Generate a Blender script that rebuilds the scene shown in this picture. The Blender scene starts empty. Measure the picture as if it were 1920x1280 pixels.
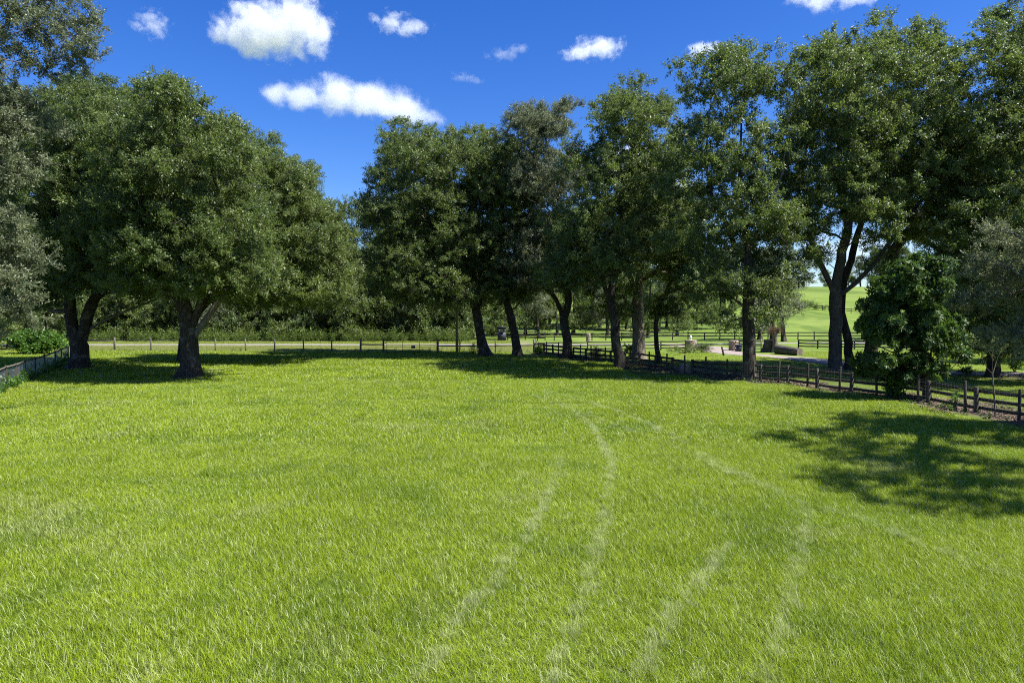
import bpy, math, random
import numpy as np
from mathutils import Vector, Matrix

# ------------------------------------------------------------------ camera, sky, sun, exposure
scene = bpy.context.scene
COL = scene.collection
F_PX, CX, CY, HORIZON, CAM_H = 1280.0, 960.0, 640.0, 585.0, 4.2
PITCH = math.atan((CY - HORIZON) / F_PX)

cam_data = bpy.data.cameras.new('camera')
cam_data.lens = 24.0
cam_data.sensor_width = 36.0
cam_data.clip_start = 0.1
cam_data.clip_end = 20000
cam = bpy.data.objects.new('camera', cam_data)
COL.objects.link(cam)
cam.location = (0, 0, CAM_H)
cam.rotation_euler = (math.pi / 2 - PITCH, 0, 0)
scene.camera = cam

SUN_EL, SUN_AZ = math.radians(55), math.radians(109)      # azimuth clockwise from +Y (view direction)
SUN_VEC = Vector((math.sin(SUN_AZ) * math.cos(SUN_EL), math.cos(SUN_AZ) * math.cos(SUN_EL), math.sin(SUN_EL)))

world = bpy.data.worlds.new('World')
scene.world = world
world.use_nodes = True
wn, wl = world.node_tree.nodes, world.node_tree.links
sky = wn.new('ShaderNodeTexSky')
sky.sky_type = 'NISHITA'
sky.sun_disc = False
sky.sun_elevation = SUN_EL
sky.sun_rotation = SUN_AZ
sky.altitude = 400
sky.air_density = 1.0
sky.dust_density = 0.7
sky.ozone_density = 6.0
hsv = wn.new('ShaderNodeHueSaturation')
hsv.inputs['Saturation'].default_value = 1.29
hsv.inputs['Hue'].default_value = 0.517
hsv.inputs['Value'].default_value = 0.75
wl.new(sky.outputs[0], hsv.inputs['Color'])
wl.new(hsv.outputs[0], wn['Background'].inputs[0])
wn['Background'].inputs[1].default_value = 0.10

sun_data = bpy.data.lights.new('sun', 'SUN')
sun_data.energy = 4.4
sun_data.angle = math.radians(0.53)
sun_data.color = (1.0, 0.965, 0.91)
sun = bpy.data.objects.new('sun', sun_data)
COL.objects.link(sun)
sun.location = (60, 20, 90)
sun.rotation_euler = (-SUN_VEC).to_track_quat('-Z', 'Y').to_euler()

scene.view_settings.view_transform = 'Standard'
scene.view_settings.look = 'None'
scene.view_settings.gamma = 1.0
scene.view_settings.exposure = 1.36
scene.render.engine = 'CYCLES'
cy = scene.cycles
cy.max_bounces = 8
cy.diffuse_bounces = 4
cy.glossy_bounces = 2
cy.transmission_bounces = 3
cy.transparent_max_bounces = 8
cy.volume_bounces = 4
cy.volume_step_rate = 0.25
cy.use_denoising = False
cy.filter_width = 1.05

# ------------------------------------------------------------------ pixels, terrain
def ray(px, py):
    r, u = (px - CX) / F_PX, (CY - py) / F_PX
    return np.array((r, math.cos(PITCH) + u * math.sin(PITCH), -math.sin(PITCH) + u * math.cos(PITCH)))

def sstep(a, b, v):
    t = np.clip((np.asarray(v, float) - a) / (b - a), 0, 1)
    return t * t * (3 - 2 * t)

def ground(x, y):
    x = np.asarray(x, float); y = np.asarray(y, float)
    bump = 0.035 * np.sin(x * 0.41 + 0.7 * np.sin(y * 0.23)) + 0.03 * np.sin(y * 0.33 + 1.3 + 0.5 * np.sin(x * 0.19))
    hill = 16.0 * sstep(104, 330, y) * sstep(-45, 30, x)
    return bump * (1 - sstep(60, 100, y)) + hill

def P(px, py):
    """ground point under a pixel of the photograph"""
    d = ray(px, py)
    t = CAM_H / max(1e-6, -d[2]) if d[2] < 0 else 400.0
    if t * d[1] < 100:
        for _ in range(6):
            q = d * t
            t = (CAM_H - float(ground(q[0], q[1]))) / -d[2]
        q = d * t
        return np.array((q[0], q[1], float(ground(q[0], q[1]))))
    t = 95.0
    while t < 900:
        q = d * t
        if CAM_H + q[2] <= float(ground(q[0], q[1])):
            break
        t += 0.25
    return np.array((q[0], q[1], float(ground(q[0], q[1]))))

def W(px, py, depth, dd=0.0):
    """point on a pixel's ray at a distance found from what the thing stands on"""
    d = ray(px, py)
    q = d * (depth / d[1])
    return np.array((q[0], depth + dd, q[2] + CAM_H))

# ------------------------------------------------------------------ materials
def new_mat(name):
    m = bpy.data.materials.new(name)
    m.use_nodes = True
    nt = m.node_tree
    for n in list(nt.nodes):
        nt.nodes.remove(n)
    return m, nt.nodes, nt.links

class NB:
    """small node builder"""
    def __init__(self, nodes, links):
        self.n, self.l = nodes, links
    def put(self, sock, v):
        if hasattr(v, 'is_linked') or hasattr(v, 'links'):
            self.l.new(v, sock)
        elif isinstance(v, (tuple, list)):
            sock.default_value = tuple(v) + ((1.0,) if len(sock.default_value) == 4 and len(v) == 3 else ())
        else:
            sock.default_value = v
    def math(self, op, a, b=0.0, c=None, clamp=False):
        n = self.n.new('ShaderNodeMath'); n.operation = op; n.use_clamp = clamp
        self.put(n.inputs[0], a); self.put(n.inputs[1], b)
        if c is not None: self.put(n.inputs[2], c)
        return n.outputs[0]
    def vec(self, op, a, b=(0, 0, 0)):
        n = self.n.new('ShaderNodeVectorMath'); n.operation = op
        self.put(n.inputs[0], a); self.put(n.inputs[1], b)
        return n.outputs['Value'] if op in ('LENGTH', 'DOT_PRODUCT', 'DISTANCE') else n.outputs[0]
    def noise(self, vec, scale, detail=4, rough=0.55, dist=0.0):
        n = self.n.new('ShaderNodeTexNoise')
        self.put(n.inputs['Vector'], vec)
        n.inputs['Scale'].default_value = scale; n.inputs['Detail'].default_value = detail
        n.inputs['Roughness'].default_value = rough; n.inputs['Distortion'].default_value = dist
        return n.outputs['Fac']
    def mix(self, fac, a, b, mode='MIX'):
        n = self.n.new('ShaderNodeMix'); n.data_type = 'RGBA'; n.blend_type = mode; n.clamp_factor = True
        self.put(n.inputs[0], fac); self.put(n.inputs[6], a); self.put(n.inputs[7], b)
        return n.outputs[2]
    def ramp(self, fac, lo, hi):
        n = self.n.new('ShaderNodeMapRange'); n.interpolation_type = 'SMOOTHSTEP'
        self.put(n.inputs[0], fac); n.inputs[1].default_value = lo; n.inputs[2].default_value = hi
        return n.outputs[0]
    def attr(self, name, kind='GEOMETRY'):
        n = self.n.new('ShaderNodeAttribute'); n.attribute_name = name; n.attribute_type = kind
        return n
    def pos(self):
        return self.n.new('ShaderNodeNewGeometry').outputs['Position']
    def obj(self):
        return self.n.new('ShaderNodeTexCoord').outputs['Object']
    def rnd(self):
        return self.n.new('ShaderNodeObjectInfo').outputs['Random']
    def principled(self, color, rough=0.6, spec=0.4, normal=None):
        p = self.n.new('ShaderNodeBsdfPrincipled')
        self.put(p.inputs['Base Color'], color); self.put(p.inputs['Roughness'], rough)
        p.inputs['Specular IOR Level'].default_value = spec
        if normal is not None: self.l.new(normal, p.inputs['Normal'])
        return p.outputs[0]
    def bump(self, h, strength=0.5, dist=0.02):
        b = self.n.new('ShaderNodeBump'); b.inputs['Strength'].default_value = strength
        b.inputs['Distance'].default_value = dist; self.l.new(h, b.inputs['Height'])
        return b.outputs[0]
    def out(self, surf=None, vol=None):
        o = self.n.new('ShaderNodeOutputMaterial')
        if surf is not None: self.l.new(surf, o.inputs['Surface'])
        if vol is not None: self.l.new(vol, o.inputs['Volume'])

def leaf_material(name, dark, light, trans, rough=0.42, spec=0.5, tw=0.3):
    m, n, l = new_mat(name); b = NB(n, l)
    tint = b.attr('tint', 'INSTANCER').outputs['Fac']
    r = b.rnd()
    isl = n.new('ShaderNodeNewGeometry').outputs['Random Per Island']
    t = b.math('ADD', tint, b.math('MULTIPLY', b.math('SUBTRACT', r, 0.5), 0.5))
    t = b.math('ADD', t, b.math('MULTIPLY', b.math('SUBTRACT', isl, 0.5), 0.55), clamp=True)
    col = b.mix(t, dark, light)
    old = b.math('GREATER_THAN', isl, 0.965)
    col = b.mix(b.math('MULTIPLY', old, 0.5), col, (0.13, 0.09, 0.03))
    pr = b.principled(col, rough, spec)
    tr = n.new('ShaderNodeBsdfTranslucent')
    l.new(b.mix(0.6, col, trans), tr.inputs[0])
    mx = n.new('ShaderNodeMixShader'); mx.inputs[0].default_value = tw
    l.new(pr, mx.inputs[1]); l.new(tr.outputs[0], mx.inputs[2])
    b.out(mx.outputs[0])
    return m

def bark_material(name, c1, c2, lichen, lich_amt):
    m, n, l = new_mat(name); b = NB(n, l)
    p = b.pos()
    st = b.vec('MULTIPLY', p, (1.0, 1.0, 0.22))
    f = b.noise(st, 13, 6, 0.7)
    g = b.noise(p, 1.7, 4, 0.6)
    col = b.mix(b.ramp(f, 0.35, 0.68), c1, c2)
    col = b.mix(b.math('MULTIPLY', b.ramp(g, 0.52, 0.68), lich_amt), col, lichen)
    b.out(b.principled(col, 0.9, 0.15, b.bump(f, 0.9, 0.06)))
    return m

def wood_material(name, c1, c2, moss=(0.10, 0.13, 0.05), moss_amt=0.4):
    m, n, l = new_mat(name); b = NB(n, l)
    o = b.obj()
    r = b.rnd()
    sh = n.new('ShaderNodeCombineXYZ'); l.new(b.math('MULTIPLY', r, 37.0), sh.inputs[0]); l.new(b.math('MULTIPLY', r, 11.0), sh.inputs[2])
    q = b.vec('ADD', o, sh.outputs[0])
    g = b.noise(b.vec('MULTIPLY', q, (3.0, 3.0, 3.0)), 3.0, 5, 0.65, 0.4)
    h = b.noise(q, 40, 3, 0.6)
    col = b.mix(g, c1, c2)
    col = b.mix(b.math('MULTIPLY', b.ramp(b.noise(q, 2.1, 3), 0.5, 0.7), moss_amt), col, moss)
    col = b.mix(b.math('MULTIPLY', r, 0.35), col, (0.02, 0.018, 0.015))
    b.out(b.principled(col, 0.85, 0.2, b.bump(h, 0.4, 0.008)))
    return m

def plain_material(name, c1, c2, scale=8, rough=0.6, spec=0.4, bump=0.2, metallic=0.0):
    m, n, l = new_mat(name); b = NB(n, l)
    f = b.noise(b.obj(), scale, 5, 0.6)
    col = b.mix(f, c1, c2)
    p = n.new('ShaderNodeBsdfPrincipled')
    l.new(col, p.inputs['Base Color']); p.inputs['Roughness'].default_value = rough
    p.inputs['Specular IOR Level'].default_value = spec; p.inputs['Metallic'].default_value = metallic
    l.new(b.bump(f, bump, 0.01), p.inputs['Normal'])
    b.out(p.outputs[0])
    return m

def grass_material():
    m, n, l = new_mat('pasture_grass'); b = NB(n, l)
    p = b.pos()
    tint = b.attr('tint', 'INSTANCER').outputs['Fac']
    isl = n.new('ShaderNodeNewGeometry').outputs['Random Per Island']
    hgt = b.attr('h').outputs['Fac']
    big = b.ramp(b.noise(p, 0.085, 4, 0.6), 0.33, 0.67)
    mid = b.ramp(b.noise(p, 0.8, 4, 0.65), 0.3, 0.7)
    col = b.mix(b.math('ADD', b.math('MULTIPLY', mid, 0.4), b.math('MULTIPLY', isl, 0.62)), (0.125, 0.195, 0.004), (0.335, 0.430, 0.022))
    col = b.mix(b.math('MULTIPLY', big, 0.45), col, (0.315, 0.415, 0.030))
    col = b.mix(b.math('MULTIPLY', b.ramp(b.noise(p, 0.23, 3), 0.55, 0.75), 0.5), col, (0.130, 0.245, 0.012))
    lush = b.ramp(b.noise(b.vec('ADD', p, (31.0, 7.0, 0.0)), 0.33, 5, 0.62, 0.4), 0.50, 0.66)
    col = b.mix(b.math('MULTIPLY', lush, 0.55), col, (0.085, 0.165, 0.008))
    thin = b.ramp(b.noise(b.vec('ADD', p, (3.0, 57.0, 0.0)), 0.19, 6, 0.68, 0.6), 0.56, 0.70)
    col = b.mix(b.math('MULTIPLY', thin, 0.4), col, (0.33, 0.335, 0.13))
    straw = b.math('GREATER_THAN', b.math('ADD', isl, b.math('MULTIPLY', thin, 0.08)), 0.875)
    col = b.mix(b.math('MULTIPLY', straw, 0.85), col, (0.60, 0.65, 0.34))
    col = b.mix(b.math('MULTIPLY', b.math('SUBTRACT', 1.0, b.math('ABSOLUTE', b.math('SUBTRACT', tint, 2.0)), clamp=True), b.math('ADD', 0.35, b.math('MULTIPLY', isl, 0.6))), col, (0.66, 0.68, 0.38))
    tint = b.math('MULTIPLY', tint, b.math('LESS_THAN', tint, 1.0))
    col = b.mix(b.math('MULTIPLY', tint, 0.75), col, (0.20, 0.19, 0.085))
    base = b.mix(b.ramp(hgt, 0.0, 0.55), b.mix(0.6, col, (0.065, 0.085, 0.012)), col)  # darker toward the blade foot: shade between blades put into the colour
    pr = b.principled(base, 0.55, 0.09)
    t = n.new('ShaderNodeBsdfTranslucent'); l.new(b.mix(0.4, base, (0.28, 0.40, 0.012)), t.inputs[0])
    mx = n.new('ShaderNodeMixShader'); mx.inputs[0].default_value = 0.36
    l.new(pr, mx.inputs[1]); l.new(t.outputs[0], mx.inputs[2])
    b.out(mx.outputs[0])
    return m

def ground_material():
    m, n, l = new_mat('pasture_ground'); b = NB(n, l)
    p = b.pos()
    soil = b.attr('litter').outputs['Fac']
    verge = b.attr('verge').outputs['Fac']
    hillf = b.attr('hillside').outputs['Fac']
    f = b.noise(p, 1.3, 6, 0.7); g = b.noise(p, 0.11, 4, 0.6); h = b.noise(p, 14, 4, 0.7)
    col = b.mix(b.ramp(f, 0.3, 0.7), (0.058, 0.088, 0.016), (0.120, 0.160, 0.034))
    pasture = b.mix(b.ramp(h, 0.3, 0.7), (0.105, 0.165, 0.022), (0.150, 0.215, 0.034))
    pasture = b.mix(b.math('MULTIPLY', b.ramp(g, 0.4, 0.65), 0.6), pasture, (0.180, 0.225, 0.055))
    pasture = b.mix(b.math('MULTIPLY', b.ramp(b.noise(b.vec('MULTIPLY', p, (1.0, 0.45, 1.0)), 0.045, 6, 0.7, 0.8), 0.42, 0.60), 0.8), pasture, (0.075, 0.120, 0.020))
    pasture = b.mix(b.math('MULTIPLY', b.ramp(b.noise(b.vec('MULTIPLY', p, (0.25, 1.6, 1.0)), 0.30, 5, 0.7, 0.3), 0.50, 0.72), 0.45), pasture, (0.20, 0.215, 0.085))
    col = b.mix(hillf, col, pasture)
    dry = b.mix(b.ramp(b.noise(p, 0.6, 5, 0.7), 0.35, 0.65), (0.16, 0.17, 0.06), (0.25, 0.235, 0.115))
    col = b.mix(verge, col, dry)
    lit = b.mix(b.ramp(h, 0.35, 0.65), (0.050, 0.037, 0.026), (0.20, 0.150, 0.115))
    col = b.mix(b.ramp(b.math('ADD', soil, b.math('MULTIPLY', b.math('SUBTRACT', f, 0.5), 0.9)), 0.35, 0.6), col, lit)
    b.out(b.principled(col, 0.95, 0.1, b.bump(h, 0.6, 0.05)))
    return m

M = {}
M['oak'] = leaf_material('oak_leaves', (0.055, 0.088, 0.028), (0.160, 0.207, 0.052), (0.25, 0.36, 0.05), 0.46, 0.55, 0.40)
M['grey_oak'] = leaf_material('greyish_oak_leaves', (0.078, 0.104, 0.052), (0.190, 0.220, 0.115), (0.26, 0.30, 0.11), 0.48, 0.55, 0.38)
M['magnolia'] = leaf_material('glossy_broad_leaves', (0.030, 0.066, 0.014), (0.105, 0.180, 0.030), (0.18, 0.32, 0.04), 0.45, 0.32, 0.26)
M['vine'] = leaf_material('vine_leaves', (0.030, 0.085, 0.010), (0.100, 0.210, 0.020), (0.2, 0.36, 0.02), 0.4, 0.5, 0.3)
M['weed'] = leaf_material('weed_leaves', (0.040, 0.080, 0.012), (0.150, 0.205, 0.040), (0.2, 0.3, 0.03), 0.5, 0.35, 0.3)
M['dead'] = leaf_material('dead_stalks', (0.10, 0.065, 0.045), (0.27, 0.20, 0.13), (0.2, 0.15, 0.08), 0.7, 0.2, 0.15)
M['litter'] = leaf_material('fallen_leaves', (0.07, 0.048, 0.032), (0.26, 0.19, 0.145), (0.2, 0.14, 0.1), 0.7, 0.25, 0.1)
M['bark'] = bark_material('oak_bark', (0.022, 0.019, 0.015), (0.080, 0.068, 0.054), (0.19, 0.18, 0.145), 0.5)
M['bark_pale'] = bark_material('pale_bark', (0.10, 0.082, 0.060), (0.30, 0.25, 0.19), (0.36, 0.33, 0.27), 0.6)
M['bark_grey'] = bark_material('smooth_grey_bark', (0.055, 0.048, 0.042), (0.125, 0.110, 0.095), (0.20, 0.19, 0.17), 0.45)
M['twig'] = bark_material('twig_bark', (0.07, 0.06, 0.05), (0.20, 0.175, 0.145), (0.26, 0.25, 0.21), 0.5)
M['wood_dark'] = wood_material('weathered_dark_boards', (0.030, 0.026, 0.021), (0.092, 0.078, 0.062))
M['wood_grey'] = wood_material('grey_fence_posts', (0.11, 0.098, 0.080), (0.24, 0.215, 0.175), (0.16, 0.17, 0.07), 0.5)
M['wood_black'] = wood_material('black_painted_boards', (0.016, 0.016, 0.017), (0.05, 0.048, 0.046), (0.05, 0.06, 0.03), 0.2)
M['pole'] = wood_material('treated_pole', (0.30, 0.27, 0.12), (0.43, 0.385, 0.19), (0.16, 0.18, 0.06), 0.5)
M['wire'] = plain_material('galvanised_wire', (0.25, 0.27, 0.30), (0.38, 0.40, 0.43), 30, 0.5, 0.5, 0.1, 0.6)
M['gate'] = plain_material('painted_gate_tube', (0.035, 0.035, 0.037), (0.07, 0.068, 0.066), 20, 0.5)
M['sign'] = plain_material('dull_sign_plate', (0.05, 0.052, 0.055), (0.085, 0.085, 0.088), 30, 0.6)
M['stone'] = plain_material('rubble_stone', (0.20, 0.155, 0.12), (0.44, 0.37, 0.30), 5, 0.9, 0.2, 0.8)
M['mortar'] = plain_material('mortar', (0.15, 0.13, 0.11), (0.24, 0.21, 0.18), 9, 0.95, 0.1, 0.5)
M['road'] = plain_material('worn_pale_asphalt', (0.19, 0.18, 0.175), (0.28, 0.265, 0.255), 1.2, 0.9, 0.2, 0.3)
M['drive'] = plain_material('pinkish_gravel', (0.20, 0.165, 0.145), (0.34, 0.285, 0.26), 2.0, 0.95, 0.1, 0.5)
M['bin'] = plain_material('navy_plastic', (0.016, 0.022, 0.05), (0.022, 0.03, 0.065), 6, 0.5, 0.4, 0.05)
M['navy'] = plain_material('dark_navy_panel', (0.022, 0.026, 0.040), (0.035, 0.040, 0.058), 4, 0.6, 0.3, 0.1)
M['white'] = plain_material('white_paint', (0.70, 0.71, 0.74), (0.82, 0.82, 0.84), 10, 0.5, 0.4, 0.1)
M['grass'] = grass_material()
M['ground'] = ground_material()

# ------------------------------------------------------------------ mesh helpers
def mesh_from(name, V, F, mat=None, smooth=False, attrs=None):
    """V (n,3); F an (m,3)/(m,4) array or a list of such arrays"""
    V = np.asarray(V, np.float32).reshape(-1, 3)
    FL = [np.asarray(f, np.int32) for f in (F if isinstance(F, list) else [F]) if len(f)]
    me = bpy.data.meshes.new(name)
    me.vertices.add(len(V))
    me.vertices.foreach_set('co', V.ravel())
    if FL:
        loops = np.concatenate([f.ravel() for f in FL])
        tot = np.concatenate([np.full(len(f), f.shape[1], np.int32) for f in FL])
        start = np.concatenate([[0], np.cumsum(tot)[:-1]]).astype(np.int32)
        me.loops.add(len(loops)); me.polygons.add(len(tot))
        me.loops.foreach_set('vertex_index', loops)
        me.polygons.foreach_set('loop_start', start)
        if smooth:
            me.polygons.foreach_set('use_smooth', np.ones(len(tot), bool))
    for k, v in (attrs or {}).items():
        v = np.asarray(v, np.float32)
        a = me.attributes.new(k, 'FLOAT_VECTOR' if v.ndim == 2 else 'FLOAT', 'POINT')
        a.data.foreach_set('vector' if v.ndim == 2 else 'value', v.ravel())
    me.update(calc_edges=True)
    if mat is not None:
        me.materials.append(M[mat])
    return me

def link(name, me, parent=None, loc=None, **props):
    o = bpy.data.objects.new(name, me)
    COL.objects.link(o)
    if loc is not None: o.location = loc
    if parent is not None: o.parent = parent
    for k, v in props.items():
        if v is not None: o[k] = v
    return o

def thing(name, label, category, loc=(0, 0, 0), rotz=0.0, group=None):
    o = link(name, None, None, loc, label=label, category=category, group=group)
    o.rotation_euler = (0, 0, rotz)
    o.empty_display_size = 0.3
    return o

class MB:
    def __init__(self): self.V, self.Q, self.T, self.n = [], [], [], 0
    def add(self, V, Q=None, T=None):
        V = np.asarray(V, float).reshape(-1, 3)
        if Q is not None and len(Q): self.Q.append(np.asarray(Q, int) + self.n)
        if T is not None and len(T): self.T.append(np.asarray(T, int) + self.n)
        self.V.append(V); self.n += len(V)
    def box(self, c, s, R=None, taper=1.0):
        s = np.asarray(s, float) / 2
        v = np.array([(x, y, z) for z in (-1, 1) for y in (-1, 1) for x in (-1, 1)], float)
        v[4:, :2] *= taper
        v = v * s
        if R is not None: v = v @ np.asarray(R).T
        self.add(v + np.asarray(c, float), [(0, 2, 3, 1), (4, 5, 7, 6), (0, 1, 5, 4), (2, 6, 7, 3), (0, 4, 6, 2), (1, 3, 7, 5)])
    def bar(self, a, b, w, h, twist=0.0):
        """a board from a to b, w thick, h high"""
        a = np.asarray(a, float); b = np.asarray(b, float)
        d = b - a; L = np.linalg.norm(d); d /= L
        s = np.cross(d, (0, 0, 1)); s /= max(1e-6, np.linalg.norm(s)); u = np.cross(s, d)
        self.box((a + b) / 2, (L, w, h), np.stack([d, s, u], 1))
    def tube(self, path, rad, n=8, cap=True):
        V, Q, T = sweep(path, rad, n, cap)
        self.add(V, Q, T)
    def mesh(self, name, mat, smooth=False):
        F = []
        if self.Q: F.append(np.concatenate(self.Q))
        if self.T: F.append(np.concatenate(self.T))
        return mesh_from(name, np.concatenate(self.V), F, mat, smooth)
    def build(self, name, mat, parent=None, smooth=False, **props):
        return link(name, self.mesh(name, mat, smooth), parent, **props)

def sweep(path, rad, n=8, cap=True, jitter=None):
    path = np.asarray(path, float); k = len(path)
    rad = np.broadcast_to(np.asarray(rad, float), (k,))
    tan = np.gradient(path, axis=0)
    tan /= np.maximum(1e-9, np.linalg.norm(tan, axis=1, keepdims=True))
    ref = np.array((1.0, 0, 0)) if abs(tan[0][0]) < 0.8 else np.array((0, 1.0, 0))
    s = np.cross(tan[0], ref); s /= np.linalg.norm(s)
    ang = np.arange(n) * 2 * math.pi / n
    V = np.empty((k, n, 3))
    for i in range(k):
        s = s - tan[i] * np.dot(s, tan[i]); s /= max(1e-9, np.linalg.norm(s))
        u = np.cross(tan[i], s)
        r = rad[i] * (jitter[i] if jitter is not None else np.ones(n))
        V[i] = path[i] + (np.cos(ang) * r)[:, None] * s + (np.sin(ang) * r)[:, None] * u
    i, j = np.meshgrid(np.arange(k - 1), np.arange(n), indexing='ij')
    a = i * n + j; b = i * n + (j + 1) % n
    Q = np.stack([a, b, b + n, a + n], -1).reshape(-1, 4)
    T = np.empty((0, 3), int)
    V = V.reshape(-1, 3)
    if cap:
        V = np.concatenate([V, path[:1], path[-1:]])
        jj = np.arange(n)
        T = np.concatenate([np.stack([np.full(n, k * n), (jj + 1) % n, jj], 1),
                            np.stack([np.full(n, k * n + 1), (k - 1) * n + jj, (k - 1) * n + (jj + 1) % n], 1)])
    return V, Q, T

def many_tubes(A, rad, n=3):
    """A (m,k,3) polylines, rad (k,): all in one go, open ended"""
    m, k, _ = A.shape
    tan = A[:, -1] - A[:, 0]; tan /= np.maximum(1e-9, np.linalg.norm(tan, axis=1, keepdims=True))
    s = np.cross(tan, np.where(np.abs(tan[:, 2:3]) < 0.9, (0, 0, 1.0), (1.0, 0, 0))); s /= np.maximum(1e-9, np.linalg.norm(s, axis=1, keepdims=True))
    u = np.cross(tan, s)
    ang = np.arange(n) * 2 * math.pi / n
    off = np.cos(ang)[None, :, None] * s[:, None] + np.sin(ang)[None, :, None] * u[:, None]
    V = A[:, :, None, :] + off[:, None] * np.asarray(rad)[None, :, None, None]
    i, j, q = np.meshgrid(np.arange(m), np.arange(k - 1), np.arange(n), indexing='ij')
    a = (i * k + j) * n + q; b = (i * k + j) * n + (q + 1) % n
    return V.reshape(-1, 3), np.stack([a, b, b + n, a + n], -1).reshape(-1, 4)

# ------------------------------------------------------------------ scattering (stuff only: leaves, blades)
def scatter_group(name, sources):
    g = bpy.data.node_groups.new(name, 'GeometryNodeTree')
    g.interface.new_socket('Geometry', in_out='INPUT', socket_type='NodeSocketGeometry')
    g.interface.new_socket('Geometry', in_out='OUTPUT', socket_type='NodeSocketGeometry')
    n, l = g.nodes, g.links
    gi, go = n.new('NodeGroupInput'), n.new('NodeGroupOutput')
    join = n.new('GeometryNodeJoinGeometry')
    for s in sources:
        oi = n.new('GeometryNodeObjectInfo'); oi.inputs['Object'].default_value = s
        oi.inputs['As Instance'].default_value = True
        l.new(oi.outputs['Geometry'], join.inputs[0])
    iop = n.new('GeometryNodeInstanceOnPoints')
    iop.inputs['Pick Instance'].default_value = True
    def na(nm, t):
        a = n.new('GeometryNodeInputNamedAttribute'); a.data_type = t; a.inputs['Name'].default_value = nm
        return a.outputs['Attribute']
    e2r = n.new('FunctionNodeEulerToRotation')
    l.new(na('rot', 'FLOAT_VECTOR'), e2r.inputs[0])
    l.new(gi.outputs[0], iop.inputs['Points']); l.new(join.outputs[0], iop.inputs['Instance'])
    l.new(e2r.outputs[0], iop.inputs['Rotation'])
    l.new(na('scl', 'FLOAT_VECTOR'), iop.inputs['Scale'])
    l.new(na('idx', 'INT'), iop.inputs['Instance Index'])
    l.new(iop.outputs[0], go.inputs[0])
    return g

def scatter_mesh(name, pos, rot, scl, idx, tint):
    scl = np.asarray(scl, float)
    if scl.ndim == 1: scl = np.repeat(scl[:, None], 3, 1)
    me = mesh_from(name, pos, [], None, attrs={'rot': rot, 'scl': scl, 'tint': tint})
    a = me.attributes.new('idx', 'INT', 'POINT')
    a.data.foreach_set('value', np.asarray(idx, np.int32))
    return me

def add_scatter(o, group):
    md = o.modifiers.new('scatter', 'NODES'); md.node_group = group

def source(name, me):
    return bpy.data.objects.new(name, me)      # a mesh the scatter draws on; not itself placed in the scene

def leaf_quads(rng, base, direc, L, Wd, fold=0.25):
    """diamond leaves: two triangles each, folded on the midrib"""
    m = len(base)
    d = direc / np.linalg.norm(direc, axis=1, keepdims=True)
    up = rng.normal(size=(m, 3)) * 0.55 + (0, 0, 1.0)
    s = np.cross(d, up); s /= np.maximum(1e-6, np.linalg.norm(s, axis=1, keepdims=True))
    nrm = np.cross(s, d)
    L = L[:, None]; Wd = Wd[:, None]
    midp = base + d * L * 0.5 + nrm * Wd * fold
    V = np.stack([base, base + d * L * 0.5 + s * Wd * 0.5 - nrm * Wd * fold * 0.2, base + d * L - nrm * L * 0.12,
                  base + d * L * 0.5 - s * Wd * 0.5 - nrm * Wd * fold * 0.2], 1).reshape(-1, 3)
    k = np.arange(m)[:, None] * 4
    return V, np.concatenate([k + (0, 1, 2), k + (0, 2, 3)], 0)

def twig_source(name, mat, seed, n_leaf, length, leaf, width, spread=0.55, whorl=False, stems=4):
    rng = np.random.default_rng(seed)
    mb = MB()
    stem_ends = []
    for i in range(stems):
        a = rng.uniform(0, 6.283); t = rng.uniform(0.1, spread)
        e = np.array((math.cos(a) * t, math.sin(a) * t, rng.uniform(0.55, 1.0))) * length
        midp = e * 0.5 + rng.normal(size=3) * 0.06 * length
        stem_ends.append((midp, e))
        V, Q = many_tubes(np.array([[np.zeros(3), midp, e]]), np.array((0.008, 0.006, 0.003)), 3)
        mb.add(V, Q)
    bases, dirs = [], []
    per = n_leaf // stems
    for midp, e in stem_ends:
        if whorl:
            for k in range(per):
                a = k * 2.4 + rng.uniform(0, 0.5)
                tt = rng.uniform(0.9, 1.0)
                bases.append(e * tt)
                dirs.append(np.array((math.cos(a), math.sin(a), rng.uniform(-0.35, 0.9))))
        else:
            for k in range(per):
                t = rng.uniform(0.2, 1.02)
                q = midp * (2 * t) if t < 0.5 else midp + (e - midp) * (2 * t - 1)
                v = rng.normal(size=3); v /= np.linalg.norm(v)
                bases.append(q + v * 0.05 * length); dirs.append(v + 0.5 * e / np.linalg.norm(e) + np.array((0, 0, -0.1)))
    bases = np.array(bases); dirs = np.array(dirs)
    L = leaf * rng.uniform(0.7, 1.25, len(bases)); Wd = width * rng.uniform(0.75, 1.2, len(bases))
    V, T = leaf_quads(rng, bases, dirs, L, Wd)
    mb.add(V, None, T)
    return source(name, mb.mesh(name, mat))

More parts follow.
